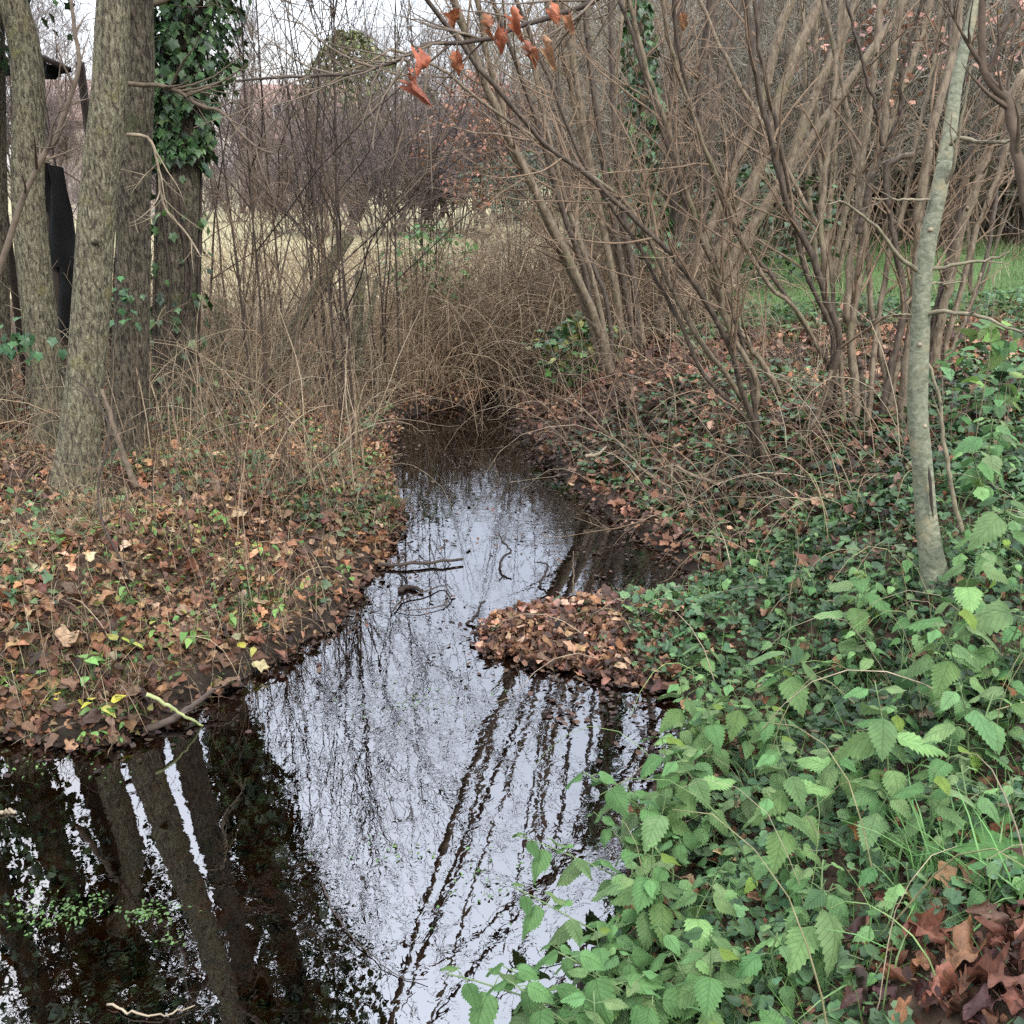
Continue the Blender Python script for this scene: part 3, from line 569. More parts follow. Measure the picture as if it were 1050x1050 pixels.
for px_, yb in ((46, 200), (-20, 60), (82, 64)):
    a = PY(px_, yb, 7.45) - Lc; mb = MB(); tubes(mb, np.array([[a[0], a[1], -.1], [a[0] + .01, a[1], a[2] * .5], a]), np.full(3, .03), 8, TWD, True); mb.build('post', M['twig'], root)
# leaning log and stakes on the left bank
def log(name, label, cat, pts, Y, wpx, dY=0, mt='rough_bark', taper=.75, S=20):
    P = px_path(pts, Y, dY, 16, .003); r = wpx * Y / F / 2 * np.linspace(1, taper, 16); mb = MB(); b = P[0].copy()
    tubes(mb, P - b, r, S, None, True, .25); o = mb.build(name, M[mt]); o.location = b; return tag(o, label, cat)
log('leaning_log', 'mossy broken log leaning right over the bramble bank', 'log', [(278, 392), (296, 355), (312, 320), (330, 290), (347, 258), (358, 240)], 8.2, 17)
log('tree_stump', 'grey upright stump at the foot of the dead stems', 'stump', [(220, 400), (222, 385), (224, 360), (226, 330), (224, 306)], 7.8, 11, taper=.8)
log('wooden_stake', 'split mossy stake standing at the bend of the stream', 'stake', [(364, 380), (366, 340), (369, 300), (371, 278)], 8.6, 13)
log('wooden_stake', 'pale thin stake leaning right beside the mossy stake', 'stake', [(366, 385), (372, 350), (380, 320), (388, 284)], 8.4, 6)
# ------------------------------------------------------------------ hazel shrubs on the right bank
def hazel(name, label, base, Y, stems, cat='shrub', ntw=120, tl=.55, group=None, extra=1.8, seed=1, ncut=3, tcol=TWR, nlvl3=3.0, rnd=0, ws=.78):
    """stems: (points base->top in picture coordinates, depth change, width px at base, material, taper)"""
    g = np.random.default_rng(seed)
    b = G(*base) if Y is None else PY(*base, Y); b[2] = H(b[0], b[1]); Yb = b[1]
    root = thing(name, label, cat, tuple(b), group=group); allP = []; allR = []
    for (pts, dY, wp, mt, tp) in stems:
        pts = np.array(pts, float); n = len(pts); s = np.concatenate([[0], np.cumsum(np.hypot(*np.diff(pts, axis=0).T))]); s /= s[-1]
        P = resample(PY(pts[:, 0], pts[:, 1], Yb + dY * s + (pts[0, 0] - base[0]) * .0), 30, .0035, g)
        if pts[-1, 1] < 30: P = extend(P, extra * (.6 + .6 * g.random()), 10, .25, .03, g)
        g0_ = float(H(P[0, 0], P[0, 1]))
        if P[0, 2] - g0_ < .3 and pts[0, 1] > 240: P = np.vstack([[P[0, 0], P[0, 1], min(g0_, P[0, 2]) - .06], P])
        r = wp * ws * Yb / F / 2 * np.linspace(1, tp, len(P)); mb = MB(); tubes(mb, P - b, r, 12, None, True, .12)
        for _ in range(ncut):   # buds and pruned stubs
            i = g.integers(4, len(P) - 4); T = nrm(P[i + 1] - P[i]); dd = nrm(rot_axis(T[None], nrm(np.cross(T, g.normal(size=3)))[None], np.array([1.0])))[0]
            q = P[i] - b; tubes(mb, np.array([q, q + dd * (r[i] + .012), q + dd * (r[i] + .03)]), np.array([.6, .5, .45]) * r[i] * .8, 8, None, True)
        mb.build('stem', M[mt], root); allP.append(P - b if len(P) == 41 else np.array(resample(P - b, 41))); allR.append(np.interp(np.linspace(0, 1, 41), np.linspace(0, 1, len(r)), r))
    if rnd:
        F1, FR = fan(rnd, 3.6, .38, 41, .014, .16, .02, g, .03); F1[:, :, :] = F1
        for P1, R1 in zip(F1, FR):
            tubes(MB(), P1, R1, 8, None, True, .1) if False else None
            mb = MB(); tubes(mb, P1, R1, 8, None, True, .1); mb.build('stem', M['hazel_dark' if g.random() < .4 else 'hazel'], root); allP.append(P1); allR.append(R1)
    Pa, Ra = np.array(allP), np.array(allR)
    mb = MB(); B1, R1 = branch(Pa, Ra, ntw, tl * 1.5, .75, 8, .2, 1, .42, .0012, .10, .06, g, .009); tubes(mb, B1, R1, 5, tcol)
    B2, R2 = branch(B1, R1, int(ntw * nlvl3), tl * .6, .7, 6, .2, 1, .6, .0010, .13, .02, g); tubes(mb, B2, R2, 3, tcol)
    B3, R3 = branch(B2, R2, int(ntw * nlvl3 * 1.2), tl * .25, .7, 4, .2, 1, .7, .0009, .13, .02, g); tubes(mb, B3, R3, 3, tcol)
    mb.build('crown', M['twig'], root); return root, Pa, Ra, b
hz, hd = 'hazel', 'hazel_dark'
hazel('hazel_shrub', 'many stemmed hazel standing in ivy just left of the pale green sapling', (888, 436), None, [
    ([(817, 472), (832, 440), (850, 400), (857, 370), (860, 340), (846, 305), (838, 270), (824, 245), (810, 218), (800, 180), (790, 140), (778, 95), (769, 40), (765, 0)], -.3, 10, hd, .5),
    ([(852, 400), (853, 340), (835, 300), (822, 262), (812, 215), (803, 165), (790, 105), (779, 50), (774, 0)], -.1, 7, hd, .6),
    ([(878, 446), (877, 400), (872, 350), (877, 300), (886, 250), (892, 190), (905, 140), (912, 80), (924, 0)], .2, 12, hz, .55),
    ([(898, 448), (886, 410), (881, 370)], .1, 10, hd, .7),
    ([(905, 425), (913, 380), (924, 335), (927, 300), (918, 255), (911, 215), (908, 182), (914, 164), (936, 158)], .1, 10, hd, .75),
    ([(924, 430), (930, 370), (938, 310), (940, 260), (945, 200), (956, 130), (976, 60), (985, 0)], .3, 15, hz, .6),
    ([(868, 330), (870, 280), (878, 230), (884, 170), (892, 110), (898, 50), (902, 0)], .2, 9, hz, .7),
    ([(846, 330), (847, 280), (841, 230), (846, 180), (853, 120), (858, 60), (862, 0)], .3, 8, hz, .7),
    ([(905, 150), (900, 120), (890, 85), (878, 40), (868, 0)], -.1, 5, hd, .6),
    ([(905, 155), (918, 132), (923, 110), (924, 75), (934, 40), (946, 0)], -.2, 6, hd, .6),
    ([(880, 240), (890, 200), (898, 170), (905, 150)], .0, 9, hd, .8),
    ([(910, 430), (916, 390), (936, 340), (950, 290), (955, 250), (963, 190), (972, 110), (990, 40), (998, 0)], .5, 10, hz, .6),
    ([(858, 392), (842, 360), (826, 334), (808, 306), (790, 280), (766, 258), (748, 225), (735, 190), (718, 140), (704, 90), (694, 40), (690, 0)], -.5, 6, hd, .6),
    ([(850, 380), (834, 345), (812, 312), (795, 300), (775, 270), (758, 240), (742, 200), (725, 160), (708, 110), (690, 60), (680, 0)], -.7, 6, hz, .6),
    ([(866, 440), (863, 380), (856, 330), (852, 270), (835, 225), (815, 190), (790, 140), (760, 90), (730, 30), (718, 0)], .4, 7, hz, .6),
    ([(918, 432), (905, 370), (893, 310), (888, 240), (880, 180), (868, 110), (855, 50), (845, 0)], .5, 8, hz, .6),
    ([(888, 440), (893, 390), (900, 330), (912, 260), (930, 200), (940, 140), (955, 80), (965, 0)], .4, 8, hz, .6),
], ntw=150, seed=3, extra=2.6)
hazel('hazel_shrub', 'hazel with gnarled stems leaning right behind the pale green sapling', (962, 385), None, [
    ([(958, 392), (962, 340), (975, 285), (986, 235), (1000, 195), (1012, 160), (1022, 128), (1036, 100), (1052, 72)], .0, 12, hz, .75),
    ([(952, 392), (958, 330), (972, 270), (986, 200), (1000, 130), (1018, 60), (1040, 0)], .3, 9, hd, .6),
    ([(968, 385), (972, 345), (985, 300), (1000, 240), (1020, 190), (1040, 130), (1060, 60)], .2, 8, hz, .7),
    ([(962, 388), (975, 360), (992, 320), (1006, 280)], .1, 6, hz, .6),
    ([(956, 388), (950, 320), (955, 250), (965, 180), (972, 110), (975, 0)], .4, 7, hd, .6),
    ([(966, 386), (990, 330), (1012, 260), (1025, 170), (1035, 80), (1042, 0)], .5, 6, hd, .6),
], ntw=60, seed=4)
hazel('hazel_shrub', 'hazel with dark stems arching left over the leafy slope', (778, 470), None, [
    ([(786, 502), (780, 460), (768, 420), (760, 395), (750, 360), (738, 335), (720, 302), (703, 278), (680, 250), (655, 228), (630, 205), (600, 178), (560, 149), (530, 115), (500, 80), (470, 40), (440, 0)], -.9, 8, hd, .45),
    ([(762, 412), (745, 385), (718, 352), (698, 315), (684, 285), (665, 245), (648, 215), (622, 190), (590, 172), (545, 140), (505, 112), (450, 70), (400, 50)], -.9, 7, hz, .4),
    ([(772, 436), (778, 405), (772, 380), (752, 348), (742, 318), (738, 285), (722, 248), (706, 205), (690, 150), (675, 105), (660, 60), (645, 0)], -.4, 8, hz, .5),
    ([(800, 405), (790, 385), (765, 350), (744, 325), (735, 300), (728, 270)], -.1, 8, hz, .7),
    ([(783, 480), (776, 440), (770, 395), (760, 350), (745, 300), (725, 260), (705, 210), (690, 165), (668, 100), (650, 40), (635, 0)], -.2, 7, hd, .5),
    ([(778, 470), (764, 430), (735, 400), (716, 375), (700, 335), (672, 285), (650, 245), (618, 200), (590, 150), (570, 100), (545, 40), (530, 0)], -.5, 6, hd, .5),
    ([(690, 475), (715, 490), (750, 497), (780, 490), (808, 472), (828, 445), (846, 405), (852, 380)], .0, 5, hz, 1.2),
    ([(776, 523), (745, 522), (705, 508), (670, 490), (640, 460), (615, 436), (598, 420)], -.1, 5, hz, .4),
], ntw=120, seed=5, extra=2.6)
hazel('hazel_shrub', 'hazel with three thick stems leaning left over the stream head', (624, 384), None, [
    ([(626, 390), (616, 345), (603, 310), (586, 272), (566, 232), (548, 195), (522, 142), (508, 110), (496, 82), (480, 40), (466, 0)], -.6, 12, hz, .6),
    ([(622, 386), (602, 322), (582, 272), (560, 225), (544, 188), (520, 150), (515, 110), (500, 60), (490, 0)], -.3, 10, hz, .5),
    ([(618, 386), (608, 320), (596, 268), (580, 225), (566, 180), (552, 130), (535, 80), (505, 0)], -.3, 8, hd, .5),
    ([(628, 386), (618, 330), (606, 280), (588, 230), (576, 190), (560, 130), (545, 60), (530, 0)], 0, 8, hz, .5),
    ([(630, 388), (620, 300), (592, 240), (578, 180), (575, 120), (568, 60), (560, 0)], .3, 7, hd, .5),
], ntw=90, seed=6, extra=3.2)
hazel('hazel_shrub', 'upright hazel clump in the middle behind the leaning three stemmed hazel', (648, 350), 9.1, [
    ([(640, 352), (632, 300), (622, 250), (612, 200), (602, 150), (594, 100), (586, 50), (578, 0)], 0, 11, hz, .6),
    ([(650, 352), (640, 290), (630, 230), (620, 175), (612, 120), (604, 60), (600, 0)], 0, 9, hd, .6),
    ([(646, 350), (634, 270), (615, 210), (598, 150), (585, 90), (574, 30), (570, 0)], .2, 8, hz, .6),
    ([(655, 352), (650, 290), (640, 220), (632, 160), (628, 90), (626, 0)], .2, 9, hd, .6),
    ([(660, 350), (640, 250), (632, 180), (630, 100), (640, 0)], .4, 7, hz, .6),
], ntw=55, seed=7)
ivt, TP, TR, TB = hazel('ivy_clad_tree', 'slender trunk with ivy running up it behind the hazels', (676, 345), 9.6, [
    ([(678, 348), (674, 290), (668, 220), (662, 150), (657, 80), (652, 0)], 0, 15, hz, .8),
    ([(690, 350), (690, 290), (692, 220), (685, 150), (690, 80), (700, 0)], .2, 12, hd, .7),
    ([(668, 350), (680, 290), (700, 220), (715, 150), (718, 80), (728, 0)], -.2, 10, hd, .7)], cat='tree', ntw=60, seed=8)
mb = MB(); ivy_on(mb, TP[0], TR[0], 1300, .8, 4.6, lambda z: .03 + .10 * np.abs(np.sin(z * 2.1)), (.05, .09), IVYC + [(.08, .14, .07)]); mb.build('ivy', M['ivy'], ivt)
hazel('hazel_shrub', 'old hazel with thick brown stems leaning right, behind the leafy slope', (715, 300), 10.2, [
    ([(712, 305), (735, 262), (765, 205), (783, 160), (796, 110), (818, 50), (842, 0)], .2, 20, hz, .7),
    ([(700, 310), (722, 250), (745, 195), (768, 140), (785, 90), (800, 30), (812, 0)], .3, 16, hz, .7),
    ([(690, 320), (705, 270), (722, 220), (728, 160), (735, 100), (748, 40), (760, 0)], .4, 14, hd, .7),
    ([(728, 320), (748, 270), (782, 215), (808, 170), (830, 110), (862, 40), (880, 0)], 0, 16, hz, .7),
    ([(745, 300), (770, 240), (800, 190), (840, 130), (880, 70), (930, 0)], .5, 13, hz, .7),
    ([(695, 310), (700, 240), (708, 170), (725, 110), (728, 50), (735, 0)], .2, 12, hd, .7),
    ([(720, 305), (738, 230), (752, 160), (765, 100), (780, 0)], .6, 11, hd, .7),
], ntw=80, seed=9, tcol=TW, ws=.66)
hazel('hazel_shrub', 'distant hazel clump with upright stems before the brown hedge', (850, 270), 12.5, [
    ([(845, 275), (852, 200), (858, 120), (864, 40), (868, 0)], .2, 9, hz, .7), ([(855, 275), (870, 200), (890, 110), (905, 0)], .2, 9, hz, .7),
    ([(838, 275), (830, 200), (828, 120), (822, 0)], .2, 8, hz, .7), ([(850, 275), (842, 190), (836, 100), (838, 0)], .2, 8, hz, .7),
    ([(860, 275), (880, 210), (915, 120), (950, 20), (955, 0)], .2, 9, hz, .7), ([(848, 275), (845, 150), (850, 0)], .2, 7, hd, .7)], ntw=70, seed=10, tcol=TW)
# pale sapling
SY = float(G(958, 600)[1]); print('SAPLING Y', SY)
def sapling():
    P = PY(*np.array([(960, 612), (956, 580), (950, 535), (946, 480), (941, 420), (943, 350), (946, 290), (953, 240), (962, 200), (969, 165)], float).T, SY + np.linspace(0, .05, 10))
    b = P[0].copy(); b[2] = H(b[0], b[1]); P[0] = b - np.array([0, 0, .05]); P = resample(P, 50) - b
    root = thing('sapling', 'pale green smooth barked sapling in front of the hazels', 'tree', tuple(b))
    s = np.linspace(0, 1, 50); wpx = np.interp(s, [0, .1, .3, .5, .7, 1], [27, 23, 20.5, 20.5, 18, 15]); r = wpx * SY / F / 2
    for kz in (.28, .44, .55, .63, .74, .86, .93): r = r * (1 + .04 * np.exp(-((s - kz) / .006) ** 2))
    v, f = trunk_mesh(P, r, 40, .45, .03, .008, 2.2); MB().add(v, f).build('trunk', M['pale_bark'], root)
    U = PY(*np.array([(967, 170), (971, 152), (976, 120), (981, 85), (990, 45), (1001, 0)], float).T, SY + np.linspace(.05, .15, 6)) - b; U = extend(resample(U, 20), 1.0, 10, .2, .02)
    mb = MB(); tubes(mb, U, np.linspace(15, 5, 30) * SY / F / 2, 16, None, True, .05); mb.build('leader', M['pale_bark'], root)
    for pts, dY, wp in [([(975, 148), (985, 143), (1010, 146), (1036, 144), (1060, 135)], -.2, 4.5), ([(950, 276), (965, 275), (985, 270), (1015, 266), (1036, 258)], -.1, 4.5), ([(950, 291), (985, 290)], .1, 3),
                        ([(945, 322), (970, 320), (1000, 323), (1030, 334), (1060, 345)], -.3, 5), ([(940, 277), (920, 262), (905, 240), (885, 222), (870, 210), (858, 205)], -.2, 5), ([(940, 323), (915, 322)], 0, 3), ([(953, 205), (920, 205), (895, 203)], 0, 3),
                        ([(968, 190), (976, 175), (985, 130), (995, 70)], -.1, 4)]:
        p = np.array(pts, float); Q = resample(PY(p[:, 0], p[:, 1], SY + .03 + dY * np.linspace(0, 1, len(p))), 14, .002) - b
        mb = MB(); rr = np.linspace(wp, wp * .4, 14) * SY / F / 2; tubes(mb, Q, rr, 8, np.array([.20, .17, .11]))
        B, Rb = branch(Q[None], rr[None], 3, .12, .6, 5, .3, 1, .6, .0008); tubes(mb, B, Rb, 5, np.array([.20, .16, .11])); mb.build('twig', M['twig'], root)
    q = PY(*np.array([(952, 478), (954, 495), (955, 515), (957, 532)], float).T, SY - .04) - b; mb = MB(); tubes(mb, resample(q, 10), np.array([.001, .004, .006, .006, .005, .006, .006, .005, .003, .001]), 8, TWD, True, .3); mb.build('bark_wound', M['twig'], root)
    for kz in (.44, .63, .86):
        i = int(kz * 49); c = P[i] + np.array([.3 * r[i] * (-1 if kz > .5 else 1), -r[i] * .93, 0]); mb = MB(); tubes(mb, np.array([c + [0, .004, 0], c - [0, .003, 0], c - [0, .006, -.001]]), np.array([.010, .008, .004]), 10, TWP, True, .1); mb.build('branch_scar', M['twig'], root)
    return root
sapling()
def cane(name, label, cat, pts, Y, wp, dY=0, col=TWP, ntw=0, tl=.3, group=None, tip=.5, base=True):
    p = np.array(pts, float); P = resample(PY(p[:, 0], p[:, 1], Y + dY * np.linspace(0, 1, len(p))), 24, .002); b = P[0].copy()
    mb = MB(); rr = np.linspace(wp, wp * tip, 24) * Y / F / 2; tubes(mb, P - b, rr, 8, col, True, .1)
    if ntw:
        B, Rb = branch((P - b)[None], rr[None], ntw, tl, .7, 6, .2, 1, .6, .0008); tubes(mb, B, Rb, 5, col); B, Rb = branch(B, Rb, ntw * 2, tl * .5, .7, 5, .2, 1, .6, .0008); tubes(mb, B, Rb, 4, col)
    o = mb.build(name, M['twig']); o.location = b; return tag(o, label, cat, group)
cane('side_sapling', 'thin bare stem rising right beside the pale sapling', 'sapling', [(987, 548), (982, 530), (974, 490), (966, 440), (964, 410), (956, 385), (952, 372)], 3.9, 6, .1, np.array([.20, .17, .11]), 2)
cane('bare_branch', 'thick crooked branch crossing the top right corner', 'branch', [(1066, 260), (1052, 205), (1047, 180), (1042, 145), (1033, 108), (1027, 96), (1012, 78), (1007, 45), (1008, -20)], 3.0, 13, .1, np.array([.10, .07, .048]), 6, .3)
cane('dark_cane', 'dark bramble cane arching over the left bank to the water', 'bramble cane', [(155, 745), (154, 700), (150, 655), (138, 610), (122, 570), (106, 540), (100, 500), (112, 440), (90, 400), (62, 380)], 3.75, 4.0, .9, TWD, 5, .2)
cane('dark_cane', 'thin dark upright cane at the left waterside near yellow leaves', 'bramble cane', [(192, 690), (190, 620), (196, 560), (186, 500), (178, 470)], 4.1, 2.6, .4, TWD, 5, .2)
cane('dark_cane', 'thin dark cane right of the yellow leaves by the inlet', 'bramble cane', [(246, 640), (244, 580), (240, 530), (243, 460), (236, 400)], 4.7, 2.4, .4, TWD, 5, .25)
cane('stick', 'dead stick leaning between the two thick left trunks', 'stick', [(140, 500), (128, 470), (115, 430), (104, 400)], 5.0, 8, .1, TW)
cane('dead_branch', 'grey brown dead branch reaching right from the dark straight trunk', 'branch', [(126, 86), (150, 87), (178, 92), (205, 108), (228, 115), (245, 135), (262, 150), (280, 158)], 5.6, 4.6, -.2, TW, 14, .5)
cane('dead_branch', 'crooked branch crossing low in front of the leaning left trunk', 'branch', [(-6, 290), (8, 250), (25, 200), (42, 165), (58, 140), (68, 110), (80, 70), (76, 30), (72, -10)], 4.9, 7, .1, TW, 14, .35)
cane('dead_branch', 'pale forked branch hanging beside the ivy clad trunk', 'branch', [(130, 138), (150, 140), (160, 160), (164, 190), (170, 215), (192, 240), (205, 262)], 5.4, 3.4, .1, TWP, 10, .3)
# overhanging branch with dead orange leaves
def overhang():
    pts = np.array([(700, -60), (640, -20), (600, 5), (560, 18), (530, 28), (505, 38), (478, 44), (445, 44), (425, 52), (400, 66), (365, 75), (330, 78), (285, 80), (240, 82)], float)
    P = resample(PY(pts[:, 0], pts[:, 1], np.linspace(3.9, 3.3, len(pts))), 40, .002); b = P[0].copy(); P = P - b
    root = thing('overhanging_branch', 'thin bare branch across the top holding curled orange dead leaves', 'branch', tuple(b)); rr = np.linspace(6.5, 2, 40) * 3.5 / F / 2
    mb = MB(); tubes(mb, P, rr, 8, TWD); B, Rb = branch(P[None], rr[None], 26, .6, .7, 8, .05, 1, .6, .001, .1, .02); tubes(mb, B, Rb, 5, TW)
    B2, R2 = branch(B, Rb, 60, .3, .7, 6, .1, 1, .6, .0008); tubes(mb, B2, R2, 4, TW); mb.build('twigs', M['twig'], root)
    for (px, py, s, yw, pt) in [(441, 58, .085, 1.6, -.5), (427, 72, .09, 2.4, -1.2), (466, 30, .08, 3.1, 1.1), (468, 50, .07, 3.3, -1.3), (504, 15, .07, 2.6, -.9), (512, 25, .07, 3.6, -1.1), (529, 8, .08, 3.1, -1.2), (543, 42, .055, 2.8, -1.1), (546, 50, .05, 3.5, -1.0), (563, 40, .075, 3.0, -.9), (584, 12, .06, 3.0, -1.2), (700, 12, .05, 3.3, -1.2), (572, 5, .06, 2.2, -1)]:
        c = PY(px, py, 3.4) - b; mb = MB()
        leaves(mb, OAKB, c[None] * 0, yw, pt, .3, s * .9, pal([(.34, .12, .055), (.26, .085, .04), (.38, .18, .095)], 1, .15), fold=1.2, droop=.8, rip=.4, curl=.5, wid=.9)
        tubes(mb, np.array([(0, 0, 0), (.003, 0, .02), (.0, .01, .045)]), np.full(3, .0011), 5, TWR); o = mb.build('dead_leaf', M['litter'], root); o.location = c
overhang()
# ------------------------------------------------------------------ undergrowth (stuff)
def arcs(n, pos, L, az=None, tilt=.5, droop=.12, K=8, r=.0022, cols=(TWR, TWP, TW), g=rng, wob=.07):
    a = g.random(n) * 6.283 if az is None else az + g.normal(0, .7, n); th = np.abs(g.normal(0, tilt, n))
    d = np.stack([np.cos(a) * np.sin(th), np.sin(a) * np.sin(th), np.cos(th)], 1); LL = g.uniform(*L, n) / (K - 1)
    P = np.zeros((n, K, 3)); P[:, 0] = pos - np.array([0, 0, .02])
    for k in range(1, K):
        d = nrm(d + g.normal(0, wob, (n, 3)) - np.array([0, 0, droop * k / K * 2])); P[:, k] = P[:, k - 1] + d * LL[:, None]
    gz = np.maximum(H(P[:, :, 0], P[:, :, 1]), 0) + .01; P[:, 1:, 2] = np.maximum(P[:, 1:, 2], gz[:, 1:])
    R_ = (r * g.uniform(.5, 1.5, n))[:, None] * np.linspace(1, .35, K)[None]
    c = np.array(cols)[g.integers(0, len(cols), n)] * g.uniform(.6, 1.4, (n, 1)); return P, R_, c
def tangle(name, label, sets, cat='undergrowth'):
    mb = MB()
    for (n, reg, L, az, tilt, droop, r, cols, nb) in sets:
        x0, x1, y0, y1, ok = reg; p = area(n, x0, x1, y0, y1, ok); P, R_, c = arcs(len(p), p, L, az, tilt, droop, 8, r, cols)
        tubes(mb, P, R_, 4, c)
        if nb:
            B, Rb = branch(P, R_, int(n * nb), np.mean(L) * .35, .7, 5, .15, 1, .7, .0007, .12, -.02); tubes(mb, B, Rb, 3, np.array(cols)[rng.integers(0, len(cols), len(B))] * rng.uniform(.6, 1.3, (len(B), 1)))
    return tag(mb.build(name, M['twig']), label, cat, kind='stuff')
land = lambda x, y: (sd(x, y) > .05) * 1.0
Lm = lambda x, y: (sd(x, y) > .12) * (1 - right_side(x, y))
STR = (np.array([.26, .19, .115]), np.array([.20, .13, .08]), np.array([.33, .25, .16]), TWR)
tangle('dead_stems', 'tangle of upright dead reddish stems on the left bank behind the trunks', [
    (750, (-3.6, -.9, 5.6, 9.5, Lm), (.4, 1.2), None, .5, .18, .0034, (TWR, TWP, STR[2], STR[0]), 1.1),
    (600, (-1.3, .2, 8.3, 11, Lm), (.4, 1.1), None, .6, .24, .0032, STR, 1.0),
    (1150, (-5.5, .3, 7.5, 12.5, Lm), (.4, 1.25), None, .45, .16, .0038, (TWR, STR[2], TWP, TWP, STR[0]), 1.2)])
tangle('bramble_tangle', 'dense tangle of arching bramble canes closing the head of the stream', [
    (2000, (-1.1, 1.9, 9.75, 12.3, land), (.7, 1.75), None, .65, .32, .0046, (TWR, TWP, TW, STR[0], STR[1]), 1.5),
    (420, (-1.2, 1.4, 9.3, 10.6, land), (.9, 2.0), -1.5, .7, .42, .0045, STR, .6),
    (420, (-5, 2.5, 11.5, 14, land), (.5, 1.3), None, .6, .3, .0045, (TWR, TWP, TW), 1.3)])
tangle('twig_litter', 'thin bare twigs arching over the leafy right slope', [
    (300, (.3, 2.6, 4.8, 9.6, lambda x, y: right_side(x, y) * (sd(x, y) > .12)), (.4, 1.3), 2.9, .8, .3, .0028, (TWR, TWP, TW), 1.2),
    (110, (.9, 2.0, 4.7, 6.0, lambda x, y: right_side(x, y) * (sd(x, y) > .1)), (.3, .8), 3.3, .9, .35, .0024, (TWR, TWP, TW), 1.5)])
tangle('straw_stems', 'straw coloured dead stalks lying through the left bank leaves', [
    (2600, (-3.6, .1, 3.1, 8.5, Lm), (.10, .5), None, 1.0, .3, .0015, (STR[0], STR[1], STR[2], TWR, TWD), .4),
    (160, (-2.2, -.3, 4.0, 6.5, Lm), (.4, .9), None, .3, .1, .002, (TWR, TWR, TWD), .8)])
tangle('runner_stems', 'pale green nettle runners lying across the right bank', [
    (220, (.3, 3.0, 1.4, 4.6, lambda x, y: right_side(x, y) * (sd(x, y) > .05)), (.3, .8), None, 1.0, .35, .0020, (np.array([.17, .24, .09]), np.array([.22, .20, .10]), TWP), .2)])
# ------------------------------------------------------------------ bare shrubs and trees, near to far
def bare(name, n, h, spread, r, lv, cols, K=12, base=.15, wob=.05, seed=0, S=(6, 4, 3, 3), tip=.0012, up=.05):
    g = np.random.default_rng(seed); P, R_ = fan(n, h, spread, K, r, base, wob, g, up); m1 = MB(); m2 = MB()
    tubes(m1, P, R_, S[0], cols[0] * g.uniform(.8, 1.2, (n, 1)))
    q, rq = P, R_; L = h * .33
    for i, k in enumerate(lv):
        q, rq = branch(q, rq, k, L, .75, max(7 - i, 4), .2, 1, .55, tip, .11, .06, g); L *= .5
        tubes(m2, q, rq, S[min(i + 1, 3)], cols[min(i + 1, len(cols) - 1)] * g.uniform(.7, 1.3, (k, 1)))
    root = thing(name, None, None); m1.build('stems', M['twig'], root); m2.build('crown', M['twig'], root); return root
def place(src, label, cat, px, Y, group, py=None, sc=1.0, rz=None, g=rng, first=False, xy=None):
    o = src if first else copy_tree(src)
    x, y = (PY(px, 300, Y)[:2]) if xy is None else xy
    o.location = (x, y, float(H(x, y)) - .02); o.scale = (sc, sc, sc); o.rotation_euler = (0, 0, g.random() * 6.28 if rz is None else rz); tag(o, label, cat, group); return o
A1 = bare('bare_shrub', 7, 3.0, .34, .010, (36, 110, 180), (TWD, TWD, TWR), 14, .10, .05, 41)
A2 = bare('bare_shrub', 9, 2.4, .45, .008, (45, 130, 180), (TW, TWR, TWR), 14, .15, .06, 42)
A3 = bare('bare_shrub', 4, 4.6, .18, .012, (26, 80, 150), (TWD, TWD, TW), 16, .10, .035, 43)
gp = 'bare shrubs between the trunks and the stream head'; u = [1, 1, 1]
for (k, px, Y, lb, s) in [(2, 338, 8.4, 'tall thin black stemmed shrub rising above the leaning log', 1), (0, 378, 8.9, 'black forked shrub standing over the split stake', 1), (1, 268, 7.6, 'reddish bare shrub right of the ivy clad trunk', 1),
                      (1, 240, 8.6, 'slim bare shrub partly hidden by the ivy clad trunk', 1.15), (0, 430, 10.2, 'low dark bush at the far left edge of the water', .75),
                      (0, 530, 12.2, 'spreading bare shrub behind the stems that lean left', 1), 
                      (2, 200, 9.5, 'tall bare shrub directly behind the ivy clad trunk', 1), (0, 90, 8.6, 'bare shrub glimpsed between the leaning and the thickest trunk', 1), (1, 590, 11.5, 'bare shrub at the foot of the upright hazel clump', .9)]:
    place([A1, A2, A3][k], lb, 'shrub', px, Y, gp, sc=s, first=bool(u[k])); u[k] = 0
A4 = bare('tall_sapling', 2, 7.2, .08, .014, (18, 60, 110), (TWD, TWD, TW), 20, .12, .022, 44, (6, 4, 3, 3), .0018)
for i, (px, Y, lb, s) in enumerate([(252, 7.4, 'tall thin sapling just right of the ivy clad trunk', 1.0), (330, 8.0, 'tall thin sapling directly behind the leaning log', 1.0), (392, 8.8, 'tall thin sapling right of the split stake', .95), (285, 9.4, 'tall thin sapling in front of the pink house', 1.05), (448, 10.4, 'tall thin sapling left of the stream head', 1.0), (350, 7.2, 'tall thin sapling between the leaning log and the split stake', .9)]):
    place(A4, lb, 'sapling', px, Y, 'tall thin saplings on the left bank', sc=s, first=i == 0)
C_PUR = np.array([.15, .118, .108]); C_GRY = np.array([.20, .175, .135]); C_OCH = np.array([.27, .225, .12])
B1_ = bare('bush', 26, 4.6, .75, .03, (300, 1300, 3200), (C_PUR, C_PUR, C_PUR), 9, .8, .08, 51, (5, 3, 3, 3), .0045)
B2_ = bare('bush', 30, 4.4, .5, .03, (300, 1400, 3200), (TW * .8, TW * 1.1, C_GRY), 9, .9, .07, 52, (5, 3, 3, 3), .0040)
